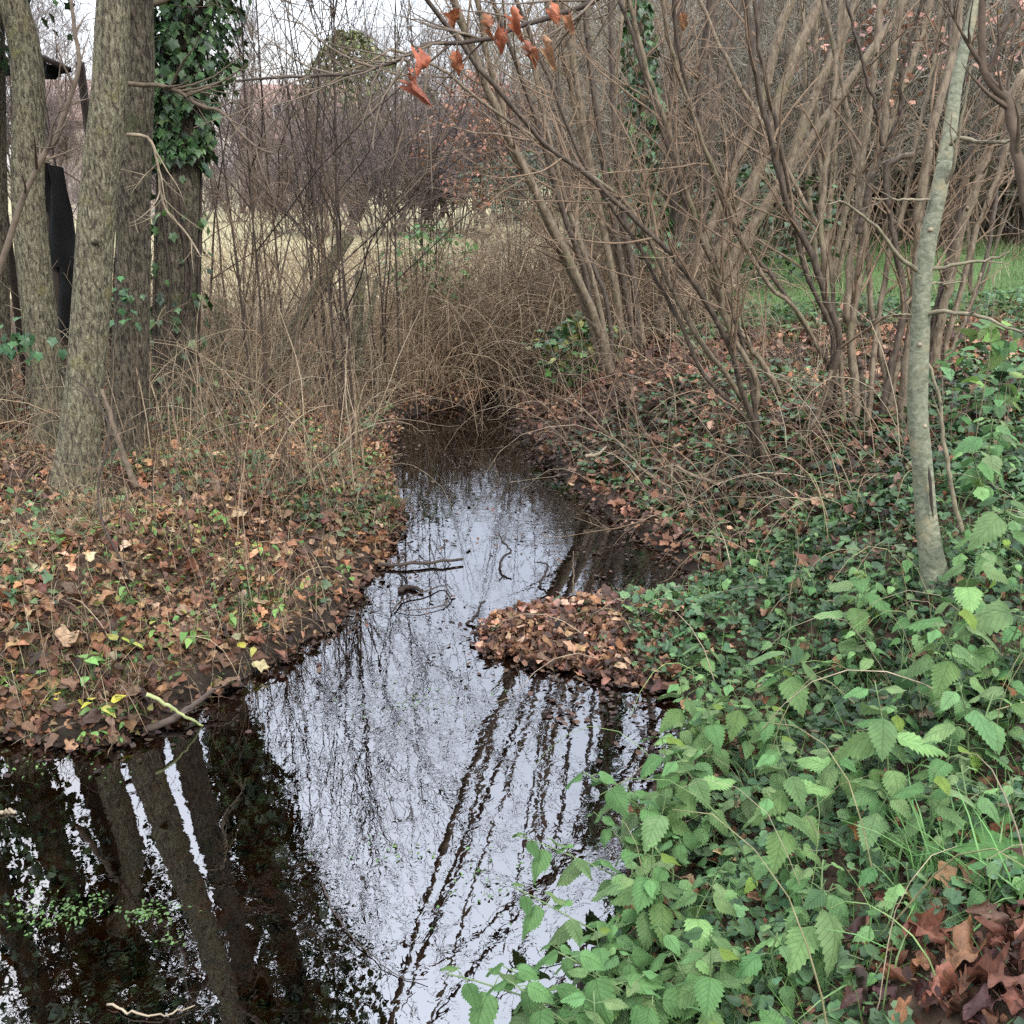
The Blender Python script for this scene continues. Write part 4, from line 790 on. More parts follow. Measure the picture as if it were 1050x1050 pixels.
B3_ = bare('bare_tree', 5, 9.0, .32, .09, (120, 800, 3600), (TW * .8, C_GRY * .8, C_OCH * .8), 12, .15, .04, 53, (7, 4, 3, 3), .0045)
B4_ = bare('bare_tree', 3, 10.0, .22, .10, (110, 800, 3600), (TWD, TW, C_PUR), 12, .10, .035, 54, (7, 4, 3, 3), .0045)
gb = 'bushes along the far edge of the meadow'; us = {}
LMK = [(-99, 'beyond the trunk cut by the left edge'), (45, 'beyond the black hanging tarpaulin'), (75, 'in the gap beside the thickest trunk'), (110, 'behind the dark straight trunk'), (180, 'directly behind the ivy clad trunk'), (235, 'just right of the ivy clad trunk'), (290, 'by the pink tiled house'), (330, 'in line with the leaning log'), (385, 'in line with the split stake'), (425, 'in line with the left water edge'), (460, 'in line with the stream head'),
       (505, 'behind the leaning three stemmed hazel'), (560, 'behind the glossy green bush'), (590, 'behind the upright hazel clump'), (632, 'left of the slender ivy trunk'), (660, 'right of the slender ivy trunk'), (710, 'behind the old leaning hazel'), (755, 'right of the old leaning hazel'), (795, 'left of the distant hazel clump'), (825, 'behind the distant hazel clump'), (870, 'behind the many stemmed hazel'), (935, 'left of the pale sapling top'), (980, 'right of the pale sapling top'), (1020, 'near the right edge'), (1050, 'cut by the right edge'), (1090, 'beyond the right edge')]
def lmk(px): return [t_ for x_, t_ in LMK if x_ <= px][-1]
def put(src, *a, **k):
    f = id(src) not in us; us[id(src)] = 1; return place(src, *a, first=f, **k)
for i, (px, Y, s) in enumerate([(300, 34, .55), (340, 33, 1.0), (392, 32, 1.1), (430, 36, 1.05), (470, 34, .95), (510, 31, .8), (245, 44, .6), (550, 32, 1.0), (200, 42, .8), (60, 44, .5), (600, 36, 1.1), (120, 38, .6)]):
    put(B1_, 'purple grey leafless bush ' + lmk(px), 'bush', px, Y, gb, sc=s)
for i, (px, Y, s) in enumerate([(690, 14.5, .8), (765, 15.5, .9), (835, 16.5, 1.0), (910, 16.8, 1.1), (990, 18, 1.05), (1060, 18.5, 1.1), (640, 17, .75), (725, 19, 1.1), (800, 20, 1.2), (885, 21, 1.3), (955, 22, 1.4), (1030, 23, 1.4), (1110, 21, 1.4), (850, 27, 1.6), (1000, 28, 1.7)]):
    put(B2_, ('front' if Y < 19 else 'middle' if Y < 25 else 'rear') + ' row brown thicket bush ' + lmk(px), 'bush', px, Y, 'brown thicket behind the right bank', sc=s)
for i, (px, Y, s) in enumerate([(620, 27, .62), (665, 25, .7), (570, 36, .75), (720, 28, .9), (850, 32, 1.0), (1010, 34, 1.1), (525, 48, .85)]):
    put(B3_, 'ochre tinged bare tree ' + lmk(px), 'tree', px, Y, 'bare trees beyond the thicket', sc=s)
for i, (px, Y, s) in enumerate([(455, 52, .85), (495, 42, .75), (595, 32, .65), (30, 46, .9), (80, 50, .9), (255, 60, 1.0), (405, 60, .9), (205, 55, .9), (640, 36, .8), (800, 38, 1.1)]):
    put(B4_, 'slender skyline tree ' + lmk(px), 'tree', px, Y, 'leafless trees on the skyline', sc=s)
# evergreens and leafy clumps
def clump(name, label, cat, px, Y, z0, h, w_, n, size, cols, tm=OVATE, mt='herb', conic=False, group=None, seed=1, trunk=True):
    g = np.random.default_rng(seed); x, y = PY(px, 300, Y)[:2]; b = np.array([x, y, float(H(x, y))]); root = thing(name, label, cat, tuple(b), group=group)
    u_ = g.random(n); th = g.random(n) * 6.283; z = z0 + (h - z0) * u_ ** (1.3 if conic else .8)
    prof = (1 - u_ ** (1.3 if conic else .8)) ** .8 if conic else np.sqrt(np.clip(1 - (2 * u_ ** .8 - 1) ** 2, .05, 1))
    lump = 1 + .45 * vn(np.cos(th) * 2, np.sin(th) * 2, z * (5 / h)); rad = w_ * .5 * prof * g.random(n) ** .45 * lump
    p = np.stack([np.cos(th) * rad, np.sin(th) * rad, z], 1)
    mb = MB(); leaves(mb, tm, p, th - R(90) + g.normal(0, .6, n), g.normal(-.2 if not conic else .1, .5, n), g.normal(0, .5, n), g.uniform(*size, n), pal(cols, n, .3, g), fold=.1, droop=.2)
    mb.build('crown', M[mt], root)
    if trunk:
        P, R_ = fan(max(3, int(3 + n * .004)), h * .8, .25 if not conic else .06, 8, max(h * .008, .006), w_ * .05, .05, g); mb = MB(); tubes(mb, P, R_, 6, TW); mb.build('stems' if not conic else 'trunk', M['twig'], root)
    return root
clump('evergreen_tree', 'olive green evergreen rising behind the purple bushes', 'tree', 368, 46, .8, 7.4, 4.2, 5200, (.14, .30), [(.13, .15, .05), (.10, .12, .045), (.16, .17, .06)], seed=61)
clump('conifer', 'smaller dull green conifer right of the olive one', 'tree', 440, 50, .6, 5.8, 4.6, 6000, (.12, .24), [(.13, .14, .065), (.16, .155, .08)], conic=True, seed=62)
clump('bush', 'russet leaved bush at the meadow end behind the leaning stems', 'bush', 492, 22, 1.0, 3.6, 2.3, 1100, (.06, .13), [(.24, .10, .06), (.30, .15, .09), (.18, .08, .05)], seed=63, mt='litter')
clump('bush', 'dark green shrub left of the distant russet bush', 'bush', 545, 26, .2, 1.7, 3.2, 2500, (.06, .12), [(.09, .12, .08), (.06, .09, .05)], seed=64)
clump('bush', 'glossy green bush at the stream head under the leaning hazel', 'bush', 596, 9.0, .05, .62, .75, 480, (.05, .10), [(.05, .12, .035), (.07, .16, .04), (.03, .07, .025), (.25, .24, .05)], IVY, 'ivy', seed=65)
clump('bush', 'small light green bush on the meadow side of the brambles', 'bush', 440, 10.6, .4, 1.2, .9, 240, (.05, .11), [(.08, .17, .05), (.12, .22, .07)], seed=66)
clump('bush', 'green bush half hidden behind the upright hazel clump', 'bush', 620, 11.0, .3, 1.5, .7, 260, (.04, .09), [(.07, .15, .04), (.05, .10, .035)], seed=67)
clump('bush', 'dark evergreen bush under the thick hazel stems', 'bush', 770, 12.3, .0, 1.4, 2.0, 1100, (.05, .10), [(.03, .06, .02), (.05, .09, .03)], IVY, 'ivy', seed=68)
clump('bush', 'pale dead leaves hanging in the thicket behind the gnarled hazel', 'bush', 880, 12.0, 1.9, 2.9, 1.6, 170, (.06, .11), [(.34, .17, .12), (.28, .13, .09)], OAK, 'litter', seed=69)
clump('bush', 'russet hanging leaves in the thicket near the right edge', 'bush', 1000, 11.5, 2.1, 2.9, 1.2, 110, (.06, .10), [(.34, .17, .12), (.24, .12, .09)], OAK, 'litter', seed=70)
clump('nettle_clump', 'tall nettle clump at the foot of the gnarled hazel, right edge', 'plant', 1030, 5.6, .15, .62, .55, 90, (.07, .12), [(.15, .27, .11), (.12, .22, .09), (.22, .33, .10)], NETTLE_S, 'nettle', seed=71)
# houses beyond the meadow
def house(name, label, px0, px1, Y, pe, pr, roofc, wallc, wins):
    a = PY(px0, 100, Y); b = PY(px1, 100, Y); x0, x1 = a[0], b[0]; g0 = float(H((x0 + x1) / 2, Y)); ze = PY(px0, pe, Y)[2]; zr = PY(px0, pr, Y)[2]; D = 7.0
    root = thing(name, label, 'house', ((x0 + x1) / 2, Y, g0)); O = np.array([(x0 + x1) / 2, Y, g0]); Lx = (x1 - x0) / 2; e = ze - g0; rdg = zr - g0
    wm_ = colored('render wall', wallc, sc=1.5); rm = bark_mat('roof tiles', [(.3, tuple(c * .6 for c in roofc)), (.55, roofc), (.8, tuple(min(1, c * 1.35) for c in roofc))], (3, 3, 9), 1, .5, .05)
    q = np.array([(0, 1, 2, 3)])
    mb = MB(); v = [(-Lx, 0, -.2), (Lx, 0, -.2), (Lx, 0, e), (-Lx, 0, e)]; w2 = [(x, D, z) for x, y, z in v]
    mb.add(v, q); mb.add(w2, q[:, ::-1])
    for s in (-Lx, Lx): mb.add([(s, 0, -.2), (s, D, -.2), (s, D, e), (s, D / 2, rdg - .05), (s, 0, e)], np.array([(0, 1, 2, 3, 4)]))
    mb.build('wall', wm_, root, smooth=False)
    mb = MB()
    for s in (0, 1):
        y0, y1 = (-.4, D / 2) if s == 0 else (D + .4, D / 2); A = np.array([(-Lx - .3, y0, e - .2), (Lx + .3, y0, e - .2), (Lx + .3, y1, rdg), (-Lx - .3, y1, rdg)]); B = A + np.array([0, 0, .18])
        V8 = np.vstack([A, B]); mb.add(V8, np.array([(3, 2, 1, 0), (4, 5, 6, 7), (0, 1, 5, 4), (1, 2, 6, 5), (2, 3, 7, 6), (3, 0, 4, 7)]))
    rf = mb.build('roof', rm, root, smooth=False)
    mb = MB(); cx = Lx * .4
    V8 = np.array([(cx + sx * .4, D / 2 + sy * .4, z) for z in (rdg - .5, rdg + .9) for sx, sy in ((-1, -1), (1, -1), (1, 1), (-1, 1))]); mb.add(V8, np.array([(4, 5, 6, 7), (0, 1, 5, 4), (1, 2, 6, 5), (2, 3, 7, 6), (3, 0, 4, 7)])); mb.build('chimney', wm_, rf, smooth=False)
    gm = colored('window glass', (.03, .035, .045), rough=.1); fm = colored('window frame', (.7, .68, .64))
    for (px, py, ww, hh) in wins:
        c = PY(px, py, Y) - O; yy_ = -.02
        if c[2] > e: yy_ = (c[2] - e) / (rdg - e) * D / 2 - .5
        mb = MB(); o_ = np.array([c[0], yy_, c[2]])
        for (ax, az, aw, ah) in [(-ww / 2, 0, .1, hh), (ww / 2, 0, .1, hh), (0, hh / 2, ww + .1, .1), (0, -hh / 2, ww + .1, .1), (0, 0, .07, hh)]:
            V8 = o_ + np.array([(ax + sx * aw / 2, sy * .06 - .04, az + sz * ah / 2) for sz in (-1, 1) for sx, sy in ((-1, -1), (1, -1), (1, 1), (-1, 1))]); mb.add(V8, np.array([(3, 2, 1, 0), (4, 5, 6, 7), (0, 1, 5, 4), (1, 2, 6, 5), (2, 3, 7, 6), (3, 0, 4, 7)]))
        fr0 = mb.build('window', fm, root, smooth=False)
        mb = MB(); V8 = o_ + np.array([(sx * ww / 2, sy * .02, sz * hh / 2) for sz in (-1, 1) for sx, sy in ((-1, -1), (1, -1), (1, 1), (-1, 1))]); mb.add(V8, np.array([(3, 2, 1, 0), (4, 5, 6, 7), (0, 1, 5, 4), (1, 2, 6, 5), (2, 3, 7, 6), (3, 0, 4, 7)])); mb.build('pane', gm, fr0, smooth=False)
    return root
house('house', 'pink tiled house seen through twigs beyond the meadow', 240, 356, 62, 142, 84, (.32, .20, .16), (.52, .42, .34), [(286, 118, 1.0, 1.3), (262, 165, 1.0, 1.3), (310, 165, 1.0, 1.3)])
house('house', 'pale house glimpsed between the two left trunks', 20, 112, 50, 120, 78, (.34, .23, .19), (.60, .50, .42), [])
# ------------------------------------------------------------------ nettles
STEMC = np.array([.12, .17, .07])
def nettle_mesh(seed, h, pairs, s0, lean=0., cols=((.125, .22, .075), (.16, .26, .098), (.095, .18, .065)), hi=True):
    g = np.random.default_rng(seed); K = 12; z = np.linspace(0, 1, K); bx = -lean * z ** 1.6; P = np.stack([bx + .012 * vn(z * 3, seed, 0), .012 * vn(z * 3, seed, 5), h * (z - .12 * abs(lean) * z * z)], 1)
    ms_, ml_ = MB(), MB(); tubes(ms_, P, np.linspace(.0028, .0014, K), 6, STEMC, True)
    for i in range(pairs):
        t_ = .25 + .75 * ((i + .5) / pairs) ** .85; q = np.array([np.interp(t_, z, P[:, k]) for k in range(3)]); a0 = seed + i * math.pi / 2 + g.normal(0, .2)
        sz = s0 * (1.05 - .25 * abs(t_ - .75) * 3) * g.uniform(.85, 1.15) * (1 if i < pairs - 1 else .6)
        for a in (a0, a0 + math.pi):
            a += g.normal(0, .15); pet = .018 + .02 * (1 - t_); dr = np.array([-math.sin(a), math.cos(a), .25]); e = q + dr * pet
            tubes(ms_, np.array([q, (q + e) / 2 + np.array([0, 0, .002]), e]), np.array([.0012, .001, .0008]), 4, STEMC)
            cc_ = pal(cols, 1, .18, g); 
            if g.random() < .035: cc_ = cc_ * np.array([[1.8, 1.45, .8]])
            leaves(ml_, NETTLE if hi else NETTLE_S, e[None], a, -.12 - .45 * (1 - t_) + g.normal(0, .18), g.normal(0, .22), sz, cc_, fold=-.22, droop=g.uniform(.25, .6), g=g, rip=.07)
    root = thing('nettle_plant', None, None); ms_.build('stem', M['twig'], root); ml_.build('leaves', M['nettle'], root); return root
def Gh(px, py, h):
    dr = ray(px, py); t_ = .5
    while t_ < 15:
        p = np.array([0, 0, CH]) + dr * t_
        if p[2] < max(float(H(p[0], p[1])), 0) + h: break
        t_ += .01
    return p
NV = [nettle_mesh(100 + i, *a) for i, a in enumerate([(.32, 5, .098, 0.0), (.28, 4, .105, .04), (.22, 4, .082, .03), (.36, 5, .098, .10), (.18, 3, .085, .0)])]
NL = [nettle_mesh(200 + i, *a) for i, a in enumerate([(.22, 6, .084, .34), (.26, 6, .09, .24)])]
NS = [nettle_mesh(300 + i, *a, hi=False) for i, a in enumerate([(.12, 3, .048, .02), (.16, 4, .05, .05), (.09, 2, .045, 0)])]
NH = {id(o): h for o, h in zip(NV + NL + NS, [.34, .30, .24, .38, .20, .24, .28, .12, .16, .09])}
used = set()
ZN = [((520, 620), (900, 1100), 'overhanging the water at the bottom edge'), ((600, 720), (900, 1100), 'at the bottom edge just right of the waterline'), ((720, 900), (900, 1100), 'low in the photo left of the big brown leaves'), ((560, 700), (780, 900), 'along the waterline below the leaf drift'), ((700, 900), (780, 900), 'in the middle of the near right bank'), ((600, 760), (660, 780), 'beside the leaf drift'),
      ((760, 1060), (660, 780), 'below the pale sapling'), ((900, 1060), (780, 1100), 'around the bright grass tuft at the right edge'), ((680, 860), (500, 660), 'on the dark slope left of the pale sapling'), ((860, 1060), (340, 560), 'on the slope right of the pale sapling'), ((860, 1060), (560, 660), 'around the foot of the pale sapling')]
def zone(px, py):
    for (a, b), (c, d), t_ in ZN:
        if a <= px < b and c <= py < d: return t_
    return 'on the right bank'
def nettle(src, px, py, sc, label, group='nettles on the right bank', rz=None, shift=0.0):
    p = Gh(px, py, NH[id(src)] * sc * .93)
    q = np.array([p[0] + shift, p[1]]); k = 0
    while float(sd(*q)) < .04 and k < 80: q[0] += .02; k += 1
    o = src if id(src) not in used else copy_tree(src); used.add(id(src))
    o.location = (q[0], q[1], float(H(*q)) - .01); o.scale = (sc,) * 3; o.rotation_euler = (rng.normal(0, .08), rng.normal(0, .08), rng.random() * 6.28 if rz is None else rz); tag(o, label, 'nettle', group)
nettle(NV[0], 868, 583, 1.3, 'nettle left of the sapling foot, its pale leaves in a full crown')
nettle(NV[1], 803, 650, 1.3, 'large dark nettle down the bank left of the one beside the sapling')
nettle(NV[3], 990, 560, 1.15, 'nettle rising right beside the sapling foot')
nettle(NV[0], 968, 612, 1.25, 'big leaved nettle directly in front of the sapling foot', rz=.6)
nettle(NV[1], 1038, 590, 1.3, 'tall nettle cut by the right edge, level with the sapling foot')
nettle(NV[2], 1010, 700, 1.35, 'bushy nettle by the right edge below the tall one')
nettle(NV[3], 930, 715, 1.15, 'nettle with a yellowing leaf in the middle of the right bank')
nettle(NV[4], 905, 800, 1.2, 'low nettle above the bright grass tuft')
nettle(NV[2], 1015, 425, 1.6, 'nettle growing on the slope beyond the side stem of the sapling')
nettle(NV[2], 700, 715, 1.0, 'nettle at the right end of the leaf drift')
nettle(NV[1], 1030, 500, 1.3, 'nettle on the right edge slope above the tall one')
nettle(NV[3], 745, 770, 1.0, 'pale nettle standing over the green runners in the middle of the bank')
nettle(NL[1], 450, 1030, 1.15, 'nettle at the bottom edge farthest left over the water', rz=.0, shift=.4)
nettle(NL[0], 545, 860, 1.05, 'nettle sprig reaching farthest out over the water', rz=0, shift=.28)
nettle(NL[1], 640, 790, 1.2, 'nettle arching over the water just below the leaf drift', rz=.3, shift=.15)
nettle(NL[0], 490, 985, 1.2, 'leftmost nettle at the bottom edge, hanging over the water', rz=.1, shift=.34)
nettle(NL[1], 600, 985, 1.2, 'large pale nettle at the bottom edge over the waterline', rz=.2, shift=.2)
nettle(NL[0], 560, 930, 1.0, 'small nettle leaning over the water above the bottom edge one', rz=-.2, shift=.25)
g = np.random.default_rng(77)
gl_, gs_ = 'leafy nettle ', 'small nettle seedling '
for k in range(50):
    y = g.uniform(690, 1075); x0 = np.interp(y, [690, 780, 900, 1075], [690, 640, 610, 520]); x = x0 + (min(x0 + 290, 880) - x0) * g.random() ** 1.6
    if y > 900 and x > 820: continue
    nettle((NV + NL[1:])[g.integers(0, 6)], x, y, g.uniform(.6, 1.05), gl_ + zone(x, y), 'leafy nettles ' + zone(x, y))
for k in range(16):
    x, y = g.uniform(700, 1050), g.uniform(600, 800); nettle(NV[g.integers(0, 5)], x, y, g.uniform(.6, 1.0), gl_ + zone(x, y), 'leafy nettles ' + zone(x, y))
for k in range(120):
    y = g.uniform(540, 1000); x = g.uniform(np.interp(y, [540, 600, 690, 800, 1000], [760, 700, 660, 680, 640]), 1060)
    if x > 900 and y > 900: continue
    nettle(NS[g.integers(0, 3)], x, y, g.uniform(.8, 1.5), gs_ + zone(x, y), 'nettle seedlings ' + zone(x, y))
for k in range(14):
    x, y = g.uniform(985, 1059), g.uniform(380, 540); nettle(NS[g.integers(0, 3)], x, y, g.uniform(1.2, 1.8), gs_ + zone(x, y), 'nettle seedlings ' + zone(x, y))
# grass tufts, dock, loose leaves at lower right
def tuft(label, px, py, n, lmin, lmax, wd, cols, lean, rad=.03, cat='grass tuft', name='grass_tuft'):
    b = G(px, py); b[2] = H(b[0], b[1]); p = rng.normal(0, rad, (n, 3)) * [1, 1, 0]; p[:, 2] = H(p[:, 0] + b[0], p[:, 1] + b[1]) - b[2] - .005; mb = MB()
    blades(mb, p, lmin, lmax, wd, cols, lean, .8); o = mb.build(name, M['grass']); o.location = b; tag(o, label, cat)
tuft('bright green grass tuft at lower right above the big brown leaves', 955, 910, 46, .12, .26, .006, [(.16, .30, .10), (.13, .25, .08)], .6)
tuft('long bladed grass tuft touching the right edge', 1030, 925, 30, .10, .24, .006, [(.15, .28, .09)], .7)
tuft('few long grass blades at the bottom among round leaved herbs', 900, 1000, 14, .12, .25, .005, [(.16, .29, .10), (.3, .33, .16)], 1.0)
tuft('pale dry grass tuft at the foot of the thickest trunk', 92, 535, 90, .12, .30, .003, STRAW + [(.22, .22, .10)], .7, .07)
tuft('green and straw grass tuft low at the left edge', 30, 690, 90, .06, .16, .003, [(.13, .20, .06), (.3, .26, .14)], .6, .07)
tuft('small green grass tuft on the left bank above the water', 55, 720, 60, .05, .12, .003, [(.10, .18, .05)], .6, .04)
tuft('hanging tuft of withered brown grass at the left waterline', 135, 722, 120, .08, .18, .004, [(.22, .14, .09), (.15, .09, .06), (.28, .2, .13)], 1.5, .04)
tuft('little green rush tuft at the water edge on the left', 402, 520, 40, .06, .18, .004, [(.10, .18, .06)], .4, .03)
b = Gh(1040, 850, .12); b[2] = H(b[0], b[1]); root = thing('dock_plant', 'broad ribbed dark green dock leaves at the right edge', 'plant', tuple(b))
for i, (a, s) in enumerate([(1.3, .12), (.2, .11), (2.5, .10), (-1.2, .10)]):
    mb = MB(); leaves(mb, serrated(14, .8, .02), np.array([[0, 0, .05]]), a, .35, .1, s, [(.075, .165, .045)], fold=-.2, droop=.5, rip=.05); tubes(mb, np.array([(0, 0, 0), (0, 0, .03), (0, 0, .055)]), np.full(3, .002), 6, STEMC); mb.build('leaf', M['nettle'], root)
for (px, py, s, yw, lb) in [(990, 992, .10, 3.4, 'folded russet leaf in the middle of the bottom right pile'), (1042, 1030, .11, .9, 'dark leaf filling the bottom right corner'), (960, 1030, .09, 4.4, 'red brown leaf at the bottom edge left of the pile'), (1025, 980, .09, 5.6, 'upturned red leaf behind the bottom right pile'), (965, 985, .105, .5, 'curled russet dead leaf at the left of the bottom right pile'), (1003, 975, .11, 2.2, 'large crinkled red brown leaf topping the bottom right pile'), (1030, 1000, .12, 4.0, 'dark brown leaf at the right edge of the bottom pile'),
                        (985, 1018, .10, 1.4, 'russet leaf with a pale edge low in the bottom right pile'), (1015, 1030, .11, 5.2, 'dull purple brown leaf lying at the bottom edge'), (1045, 965, .10, 3.0, 'pale brown leaf poking in at the right edge above the pile'),
                        (1018, 832, .07, 1.0, 'brown leaf leaning against the dock leaves'), (1030, 860, .06, 2.0, 'small rolled brown leaf under the dock leaves'), (908, 942, .055, .4, 'narrow rolled brown leaf standing left of the bright grass tuft'), (935, 925, .06, 2.6, 'small orange brown leaf under the bright grass tuft')]:
    b = G(px, py); b[2] = H(b[0], b[1]) + .035; mb = MB(); leaves(mb, OAKB, np.zeros((1, 3)), yw, .4 * math.sin(yw * 3), .5 * math.cos(yw * 5), s * .85, pal([(.17, .062, .034), (.21, .09, .05), (.10, .045, .033)], 1, .15), fold=.75, droop=.6, curl=.7, rip=.38)
    tubes(mb, np.array([(0, 0, 0), (.004, -.012, .0), (.003, -.03, .004)]), np.full(3, .0012), 5, TWR); o = mb.build('fallen_leaf', M['litter']); o.location = b; o.rotation_euler = (0, 0, 0); tag(o, lb, 'leaf', 'big dead leaves at lower right')
# leafy sprigs on the left bank
def sprig(px, py, n, s, cols, label, h=.10, rad=.07, tm=OVATE):
    b = Gh(px, py, h * .8); b[2] = H(b[0], b[1]); root = thing('leafy_sprig', label, 'sprig', tuple(b), group='leafy sprigs on the left bank'); g = rng
    a = g.random(n) * 6.28; p = np.stack([np.cos(a) * rad * g.random(n), np.sin(a) * rad * g.random(n), h * g.uniform(.5, 1.1, n)], 1); mb = MB()
    leaves(mb, tm, p, a - R(90), g.normal(-.2, .35, n), g.normal(0, .3, n), g.uniform(.75, 1.2, n) * s, pal(cols, n, .15), fold=.15, droop=.35, rip=.06, wid=1.15); mb.build('leaves', M['herb'], root)
    mb = MB()
    for q in p: tubes(mb, resample(np.array([(0, 0, -.01), q * [.3, .3, .6], q]), 6), np.linspace(.002, .001, 6), 4, STEMC)
    mb.build('stem', M['twig'], root)
LG = [(.16, .28, .07), (.12, .22, .06)]; YL = [(.46, .40, .06), (.35, .34, .07)]; DG = [(.06, .11, .05), (.09, .15, .07)]; PG = [(.30, .34, .16), (.24, .29, .13)]
for a in [(270, 560, 4, .05, LG, 'green sprig half way between the trunk and the inlet', .1, .07), (120, 660, 5, .05, LG + YL, 'low sprig left of the arching dark cane', .08, .08), (330, 600, 4, .04, LG, 'small sprig above the inlet tip', .06, .06), (20, 700, 5, .05, YL + LG, 'yellowing sprig at the left edge above the water', .08, .08), (265, 470, 6, .05, DG, 'dark sprig among the reddish dead stems', .15, .1), (380, 470, 7, .045, LG, 'leafy sprig on the bank by the narrow far water', .1, .1), (345, 500, 6, .04, LG, 'small leafy sprig left of the green rush tuft', .08, .1), (148, 458, 3, .085, YL, 'sprig with a big yellow leaf beside the thickest trunk foot', .12, .05), (218, 386, 3, .08, PG, 'pale green drooping leaves above the left bank tangle', .25, .06), (232, 432, 5, .06, PG, 'pale leaves low in front of the dead stems', .2, .1),
          (200, 492, 6, .075, DG, 'dark round leaved sprig right of the yellow leaved one', .12, .09), (232, 530, 4, .05, LG, 'small green sprig in the middle of the left bank', .1, .05), (300, 520, 4, .055, LG, 'green sprig on the slope left of the far water edge', .12, .07), (312, 556, 3, .045, LG, 'two leaved green sprig near the protruding stick', .06, .04),
          (132, 606, 5, .05, LG, 'green sprig beside the arching dark cane', .1, .07), (196, 650, 8, .05, LG, 'bright serrated sprig above the left waterline', .1, .09), (163, 640, 4, .045, LG, 'little sprig left of the bright serrated one', .08, .05), (235, 630, 6, .05, YL + LG, 'yellow green sprig before the water inlet', .08, .08),
          (262, 664, 2, .05, YL, 'two yellow leaves at the very edge of the bank', .05, .05), (288, 622, 7, .04, LG, 'spray of small light green leaves near the inlet tip', .08, .09), (92, 680, 7, .055, LG, 'green sprig above the withered grass tuft', .12, .08), (96, 722, 6, .055, LG + YL, 'green and yellow sprig hanging at the left waterline', .06, .07),
          (62, 722, 5, .045, YL, 'yellow leaves at the left waterline', .05, .07), (92, 752, 4, .04, [(.2, .36, .09)], 'bright green sprig drooping into the water', .03, .04), (30, 640, 4, .04, DG, 'dark sprig near the left edge grass', .06, .06), (355, 580, 5, .035, LG, 'tiny green sprig in the corner of the inlet', .05, .06),
          (640, 650, 1, .085, [(.10, .20, .07)], 'single round green leaf standing on the leaf drift', .03, .01), (615, 662, 2, .05, [(.12, .22, .07)], 'small green leaf pair on the leaf drift', .03, .04), (588, 668, 3, .035, [(.14, .22, .06)], 'tiny seedlings on the front of the leaf drift', .03, .03)]: sprig(*a)
# sticks in and beside the water
def stick(label, pts, wp, z=.008, col=TWD, ntw=3, tl=.1, zz_=None, name='stick'):
    p = np.array(pts, float); P = PZ(p[:, 0], p[:, 1], z) if zz_ is None else np.array([PZ(a, b_, c_) for (a, b_), c_ in zip(pts, zz_)])
    P = resample(P, 16, .003); b = P[0].copy(); r = np.linspace(wp, wp * .5, 16) * 4.3 / F / 2; mb = MB(); tubes(mb, P - b, r, 8, col, True, .2)
    if ntw:
        B, Rb = branch((P - b)[None], r[None], ntw, tl, .8, 5, .1, .95, .6, .0008, .15, .05); tubes(mb, B, Rb, 4, col)
    o = mb.build(name, M['twig']); o.location = b; tag(o, label, 'stick')
stick('long dark branch lying across the narrow water from the left bank', [(322, 579), (360, 574), (400, 579), (440, 577), (474, 574)], 7, .02, TWD, 8, .12)
stick('pale broken end of twig on the left water edge', [(310, 578), (345, 576), (372, 571)], 5, .06, TWP, 0)
stick('looped twig floating below the long dark branch', [(404, 625), (412, 615), (440, 606), (455, 600), (462, 612), (450, 622), (425, 626), (406, 624)], 2.2, .012, TWD, 2, .06)
stick('dark knotted stick floating in mid stream', [(408, 605), (420, 602), (432, 606)], 8, .01, TWD * .6, 1, .1)
stick('forked black twig standing out of the shining water', [(512, 584), (515, 572), (524, 565), (516, 556), (512, 546)], 3.5, .03, TWD * .5, 1, .08, (0, .05, .08, .10, .14))
stick('bent black twig sticking up right of the forked one', [(552, 602), (558, 590), (562, 580), (551, 576)], 3.5, .03, TWD * .5, 1, .08, (0, .04, .08, .10))
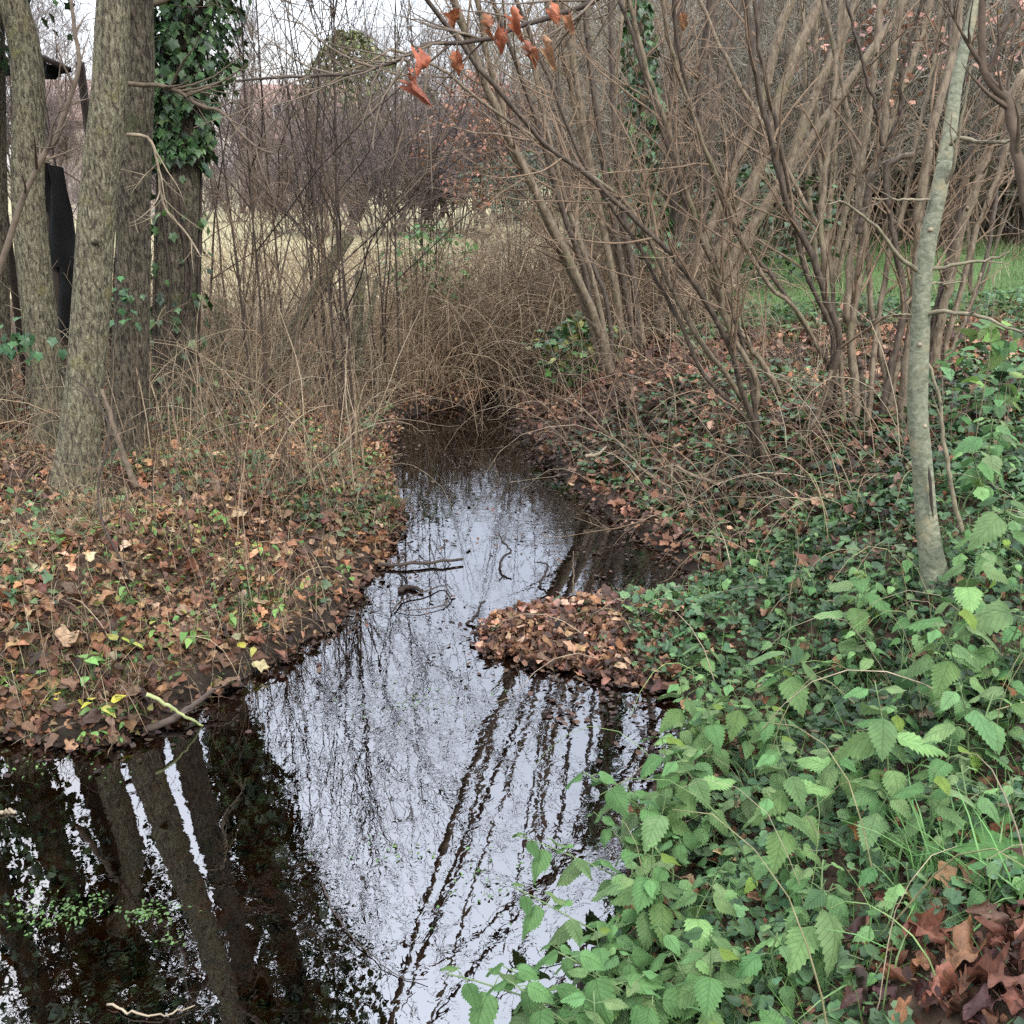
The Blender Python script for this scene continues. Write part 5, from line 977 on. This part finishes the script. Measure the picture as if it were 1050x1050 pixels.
stick('twig snagged at the left tip of the leaf drift', [(478, 640), (488, 632), (492, 622), (498, 616)], 4, .03, TWD * .5, 2, .08, (0, .03, .06, .07))
stick('thin upright twig behind the leaf drift', [(588, 612), (588, 590), (588, 566)], 2.2, .03, TW, 0, 0, (0, .09, .2))
stick('dead stick sloping from the left bank into the water', [(148, 748), (175, 738), (200, 722), (220, 706)], 8, .02, TWD * 1.3, 3, .1, (.0, .03, .05, .07))
stick('pale green twig dipping into the water at the left bank', [(150, 712), (170, 722), (190, 735), (208, 744)], 4, .05, np.array([.3, .32, .14]), 0, 0, (.16, .12, .06, .0))
stick('thin stick floating at the bottom left corner', [(110, 1030), (150, 1042), (190, 1036), (200, 1030)], 1.6, .006, TWP, 1, .08)
stick('short pale stick at the left edge of the dark water', [(-4, 834), (8, 832), (16, 833)], 4, .006, TWP, 0)
stick('slim curved twig lying in the bright reflection', [(330, 905), (345, 940), (370, 970), (410, 1000), (440, 1005)], 1.1, .006, TWD, 0)
stick('broken yellow stick on the right leaf slope above the water', [(600, 468), (612, 466), (622, 458)], 6, .25, TWP, 0)
# water weeds at lower left and pale algae in mid stream
wp_ = []
for (cx, cy, sx, sy, n) in [(30, 935, 28, 12, 90), (75, 938, 15, 6, 60), (155, 938, 18, 7, 70), (100, 922, 8, 4, 20), (175, 962, 8, 6, 16), (15, 785, 20, 6, 26), (430, 722, 40, 12, 60), (500, 910, 30, 18, 50), (410, 872, 30, 8, 30), (90, 790, 30, 8, 18)]:
    p = PZ(rng.normal(cx, sx, n), rng.normal(cy, sy, n), .003); p = p[sd(p[:, 0], p[:, 1]) < -.02]; wp_.append(p)
wp_ = np.concatenate(wp_); n = len(wp_); mb = MB(); leaves(mb, OVATE, wp_ + rng.random((n, 1)) * [[0, 0, .006]], rng.random(n) * 6.28, rng.normal(0, .2, n), rng.normal(0, .2, n), rng.uniform(.006, .017, n), pal([(.08, .15, .04), (.11, .19, .06)], n, .2))
tag(mb.build('water_weed', M['herb']), 'small green water weed floating in loose patches', 'water weed', kind='stuff')
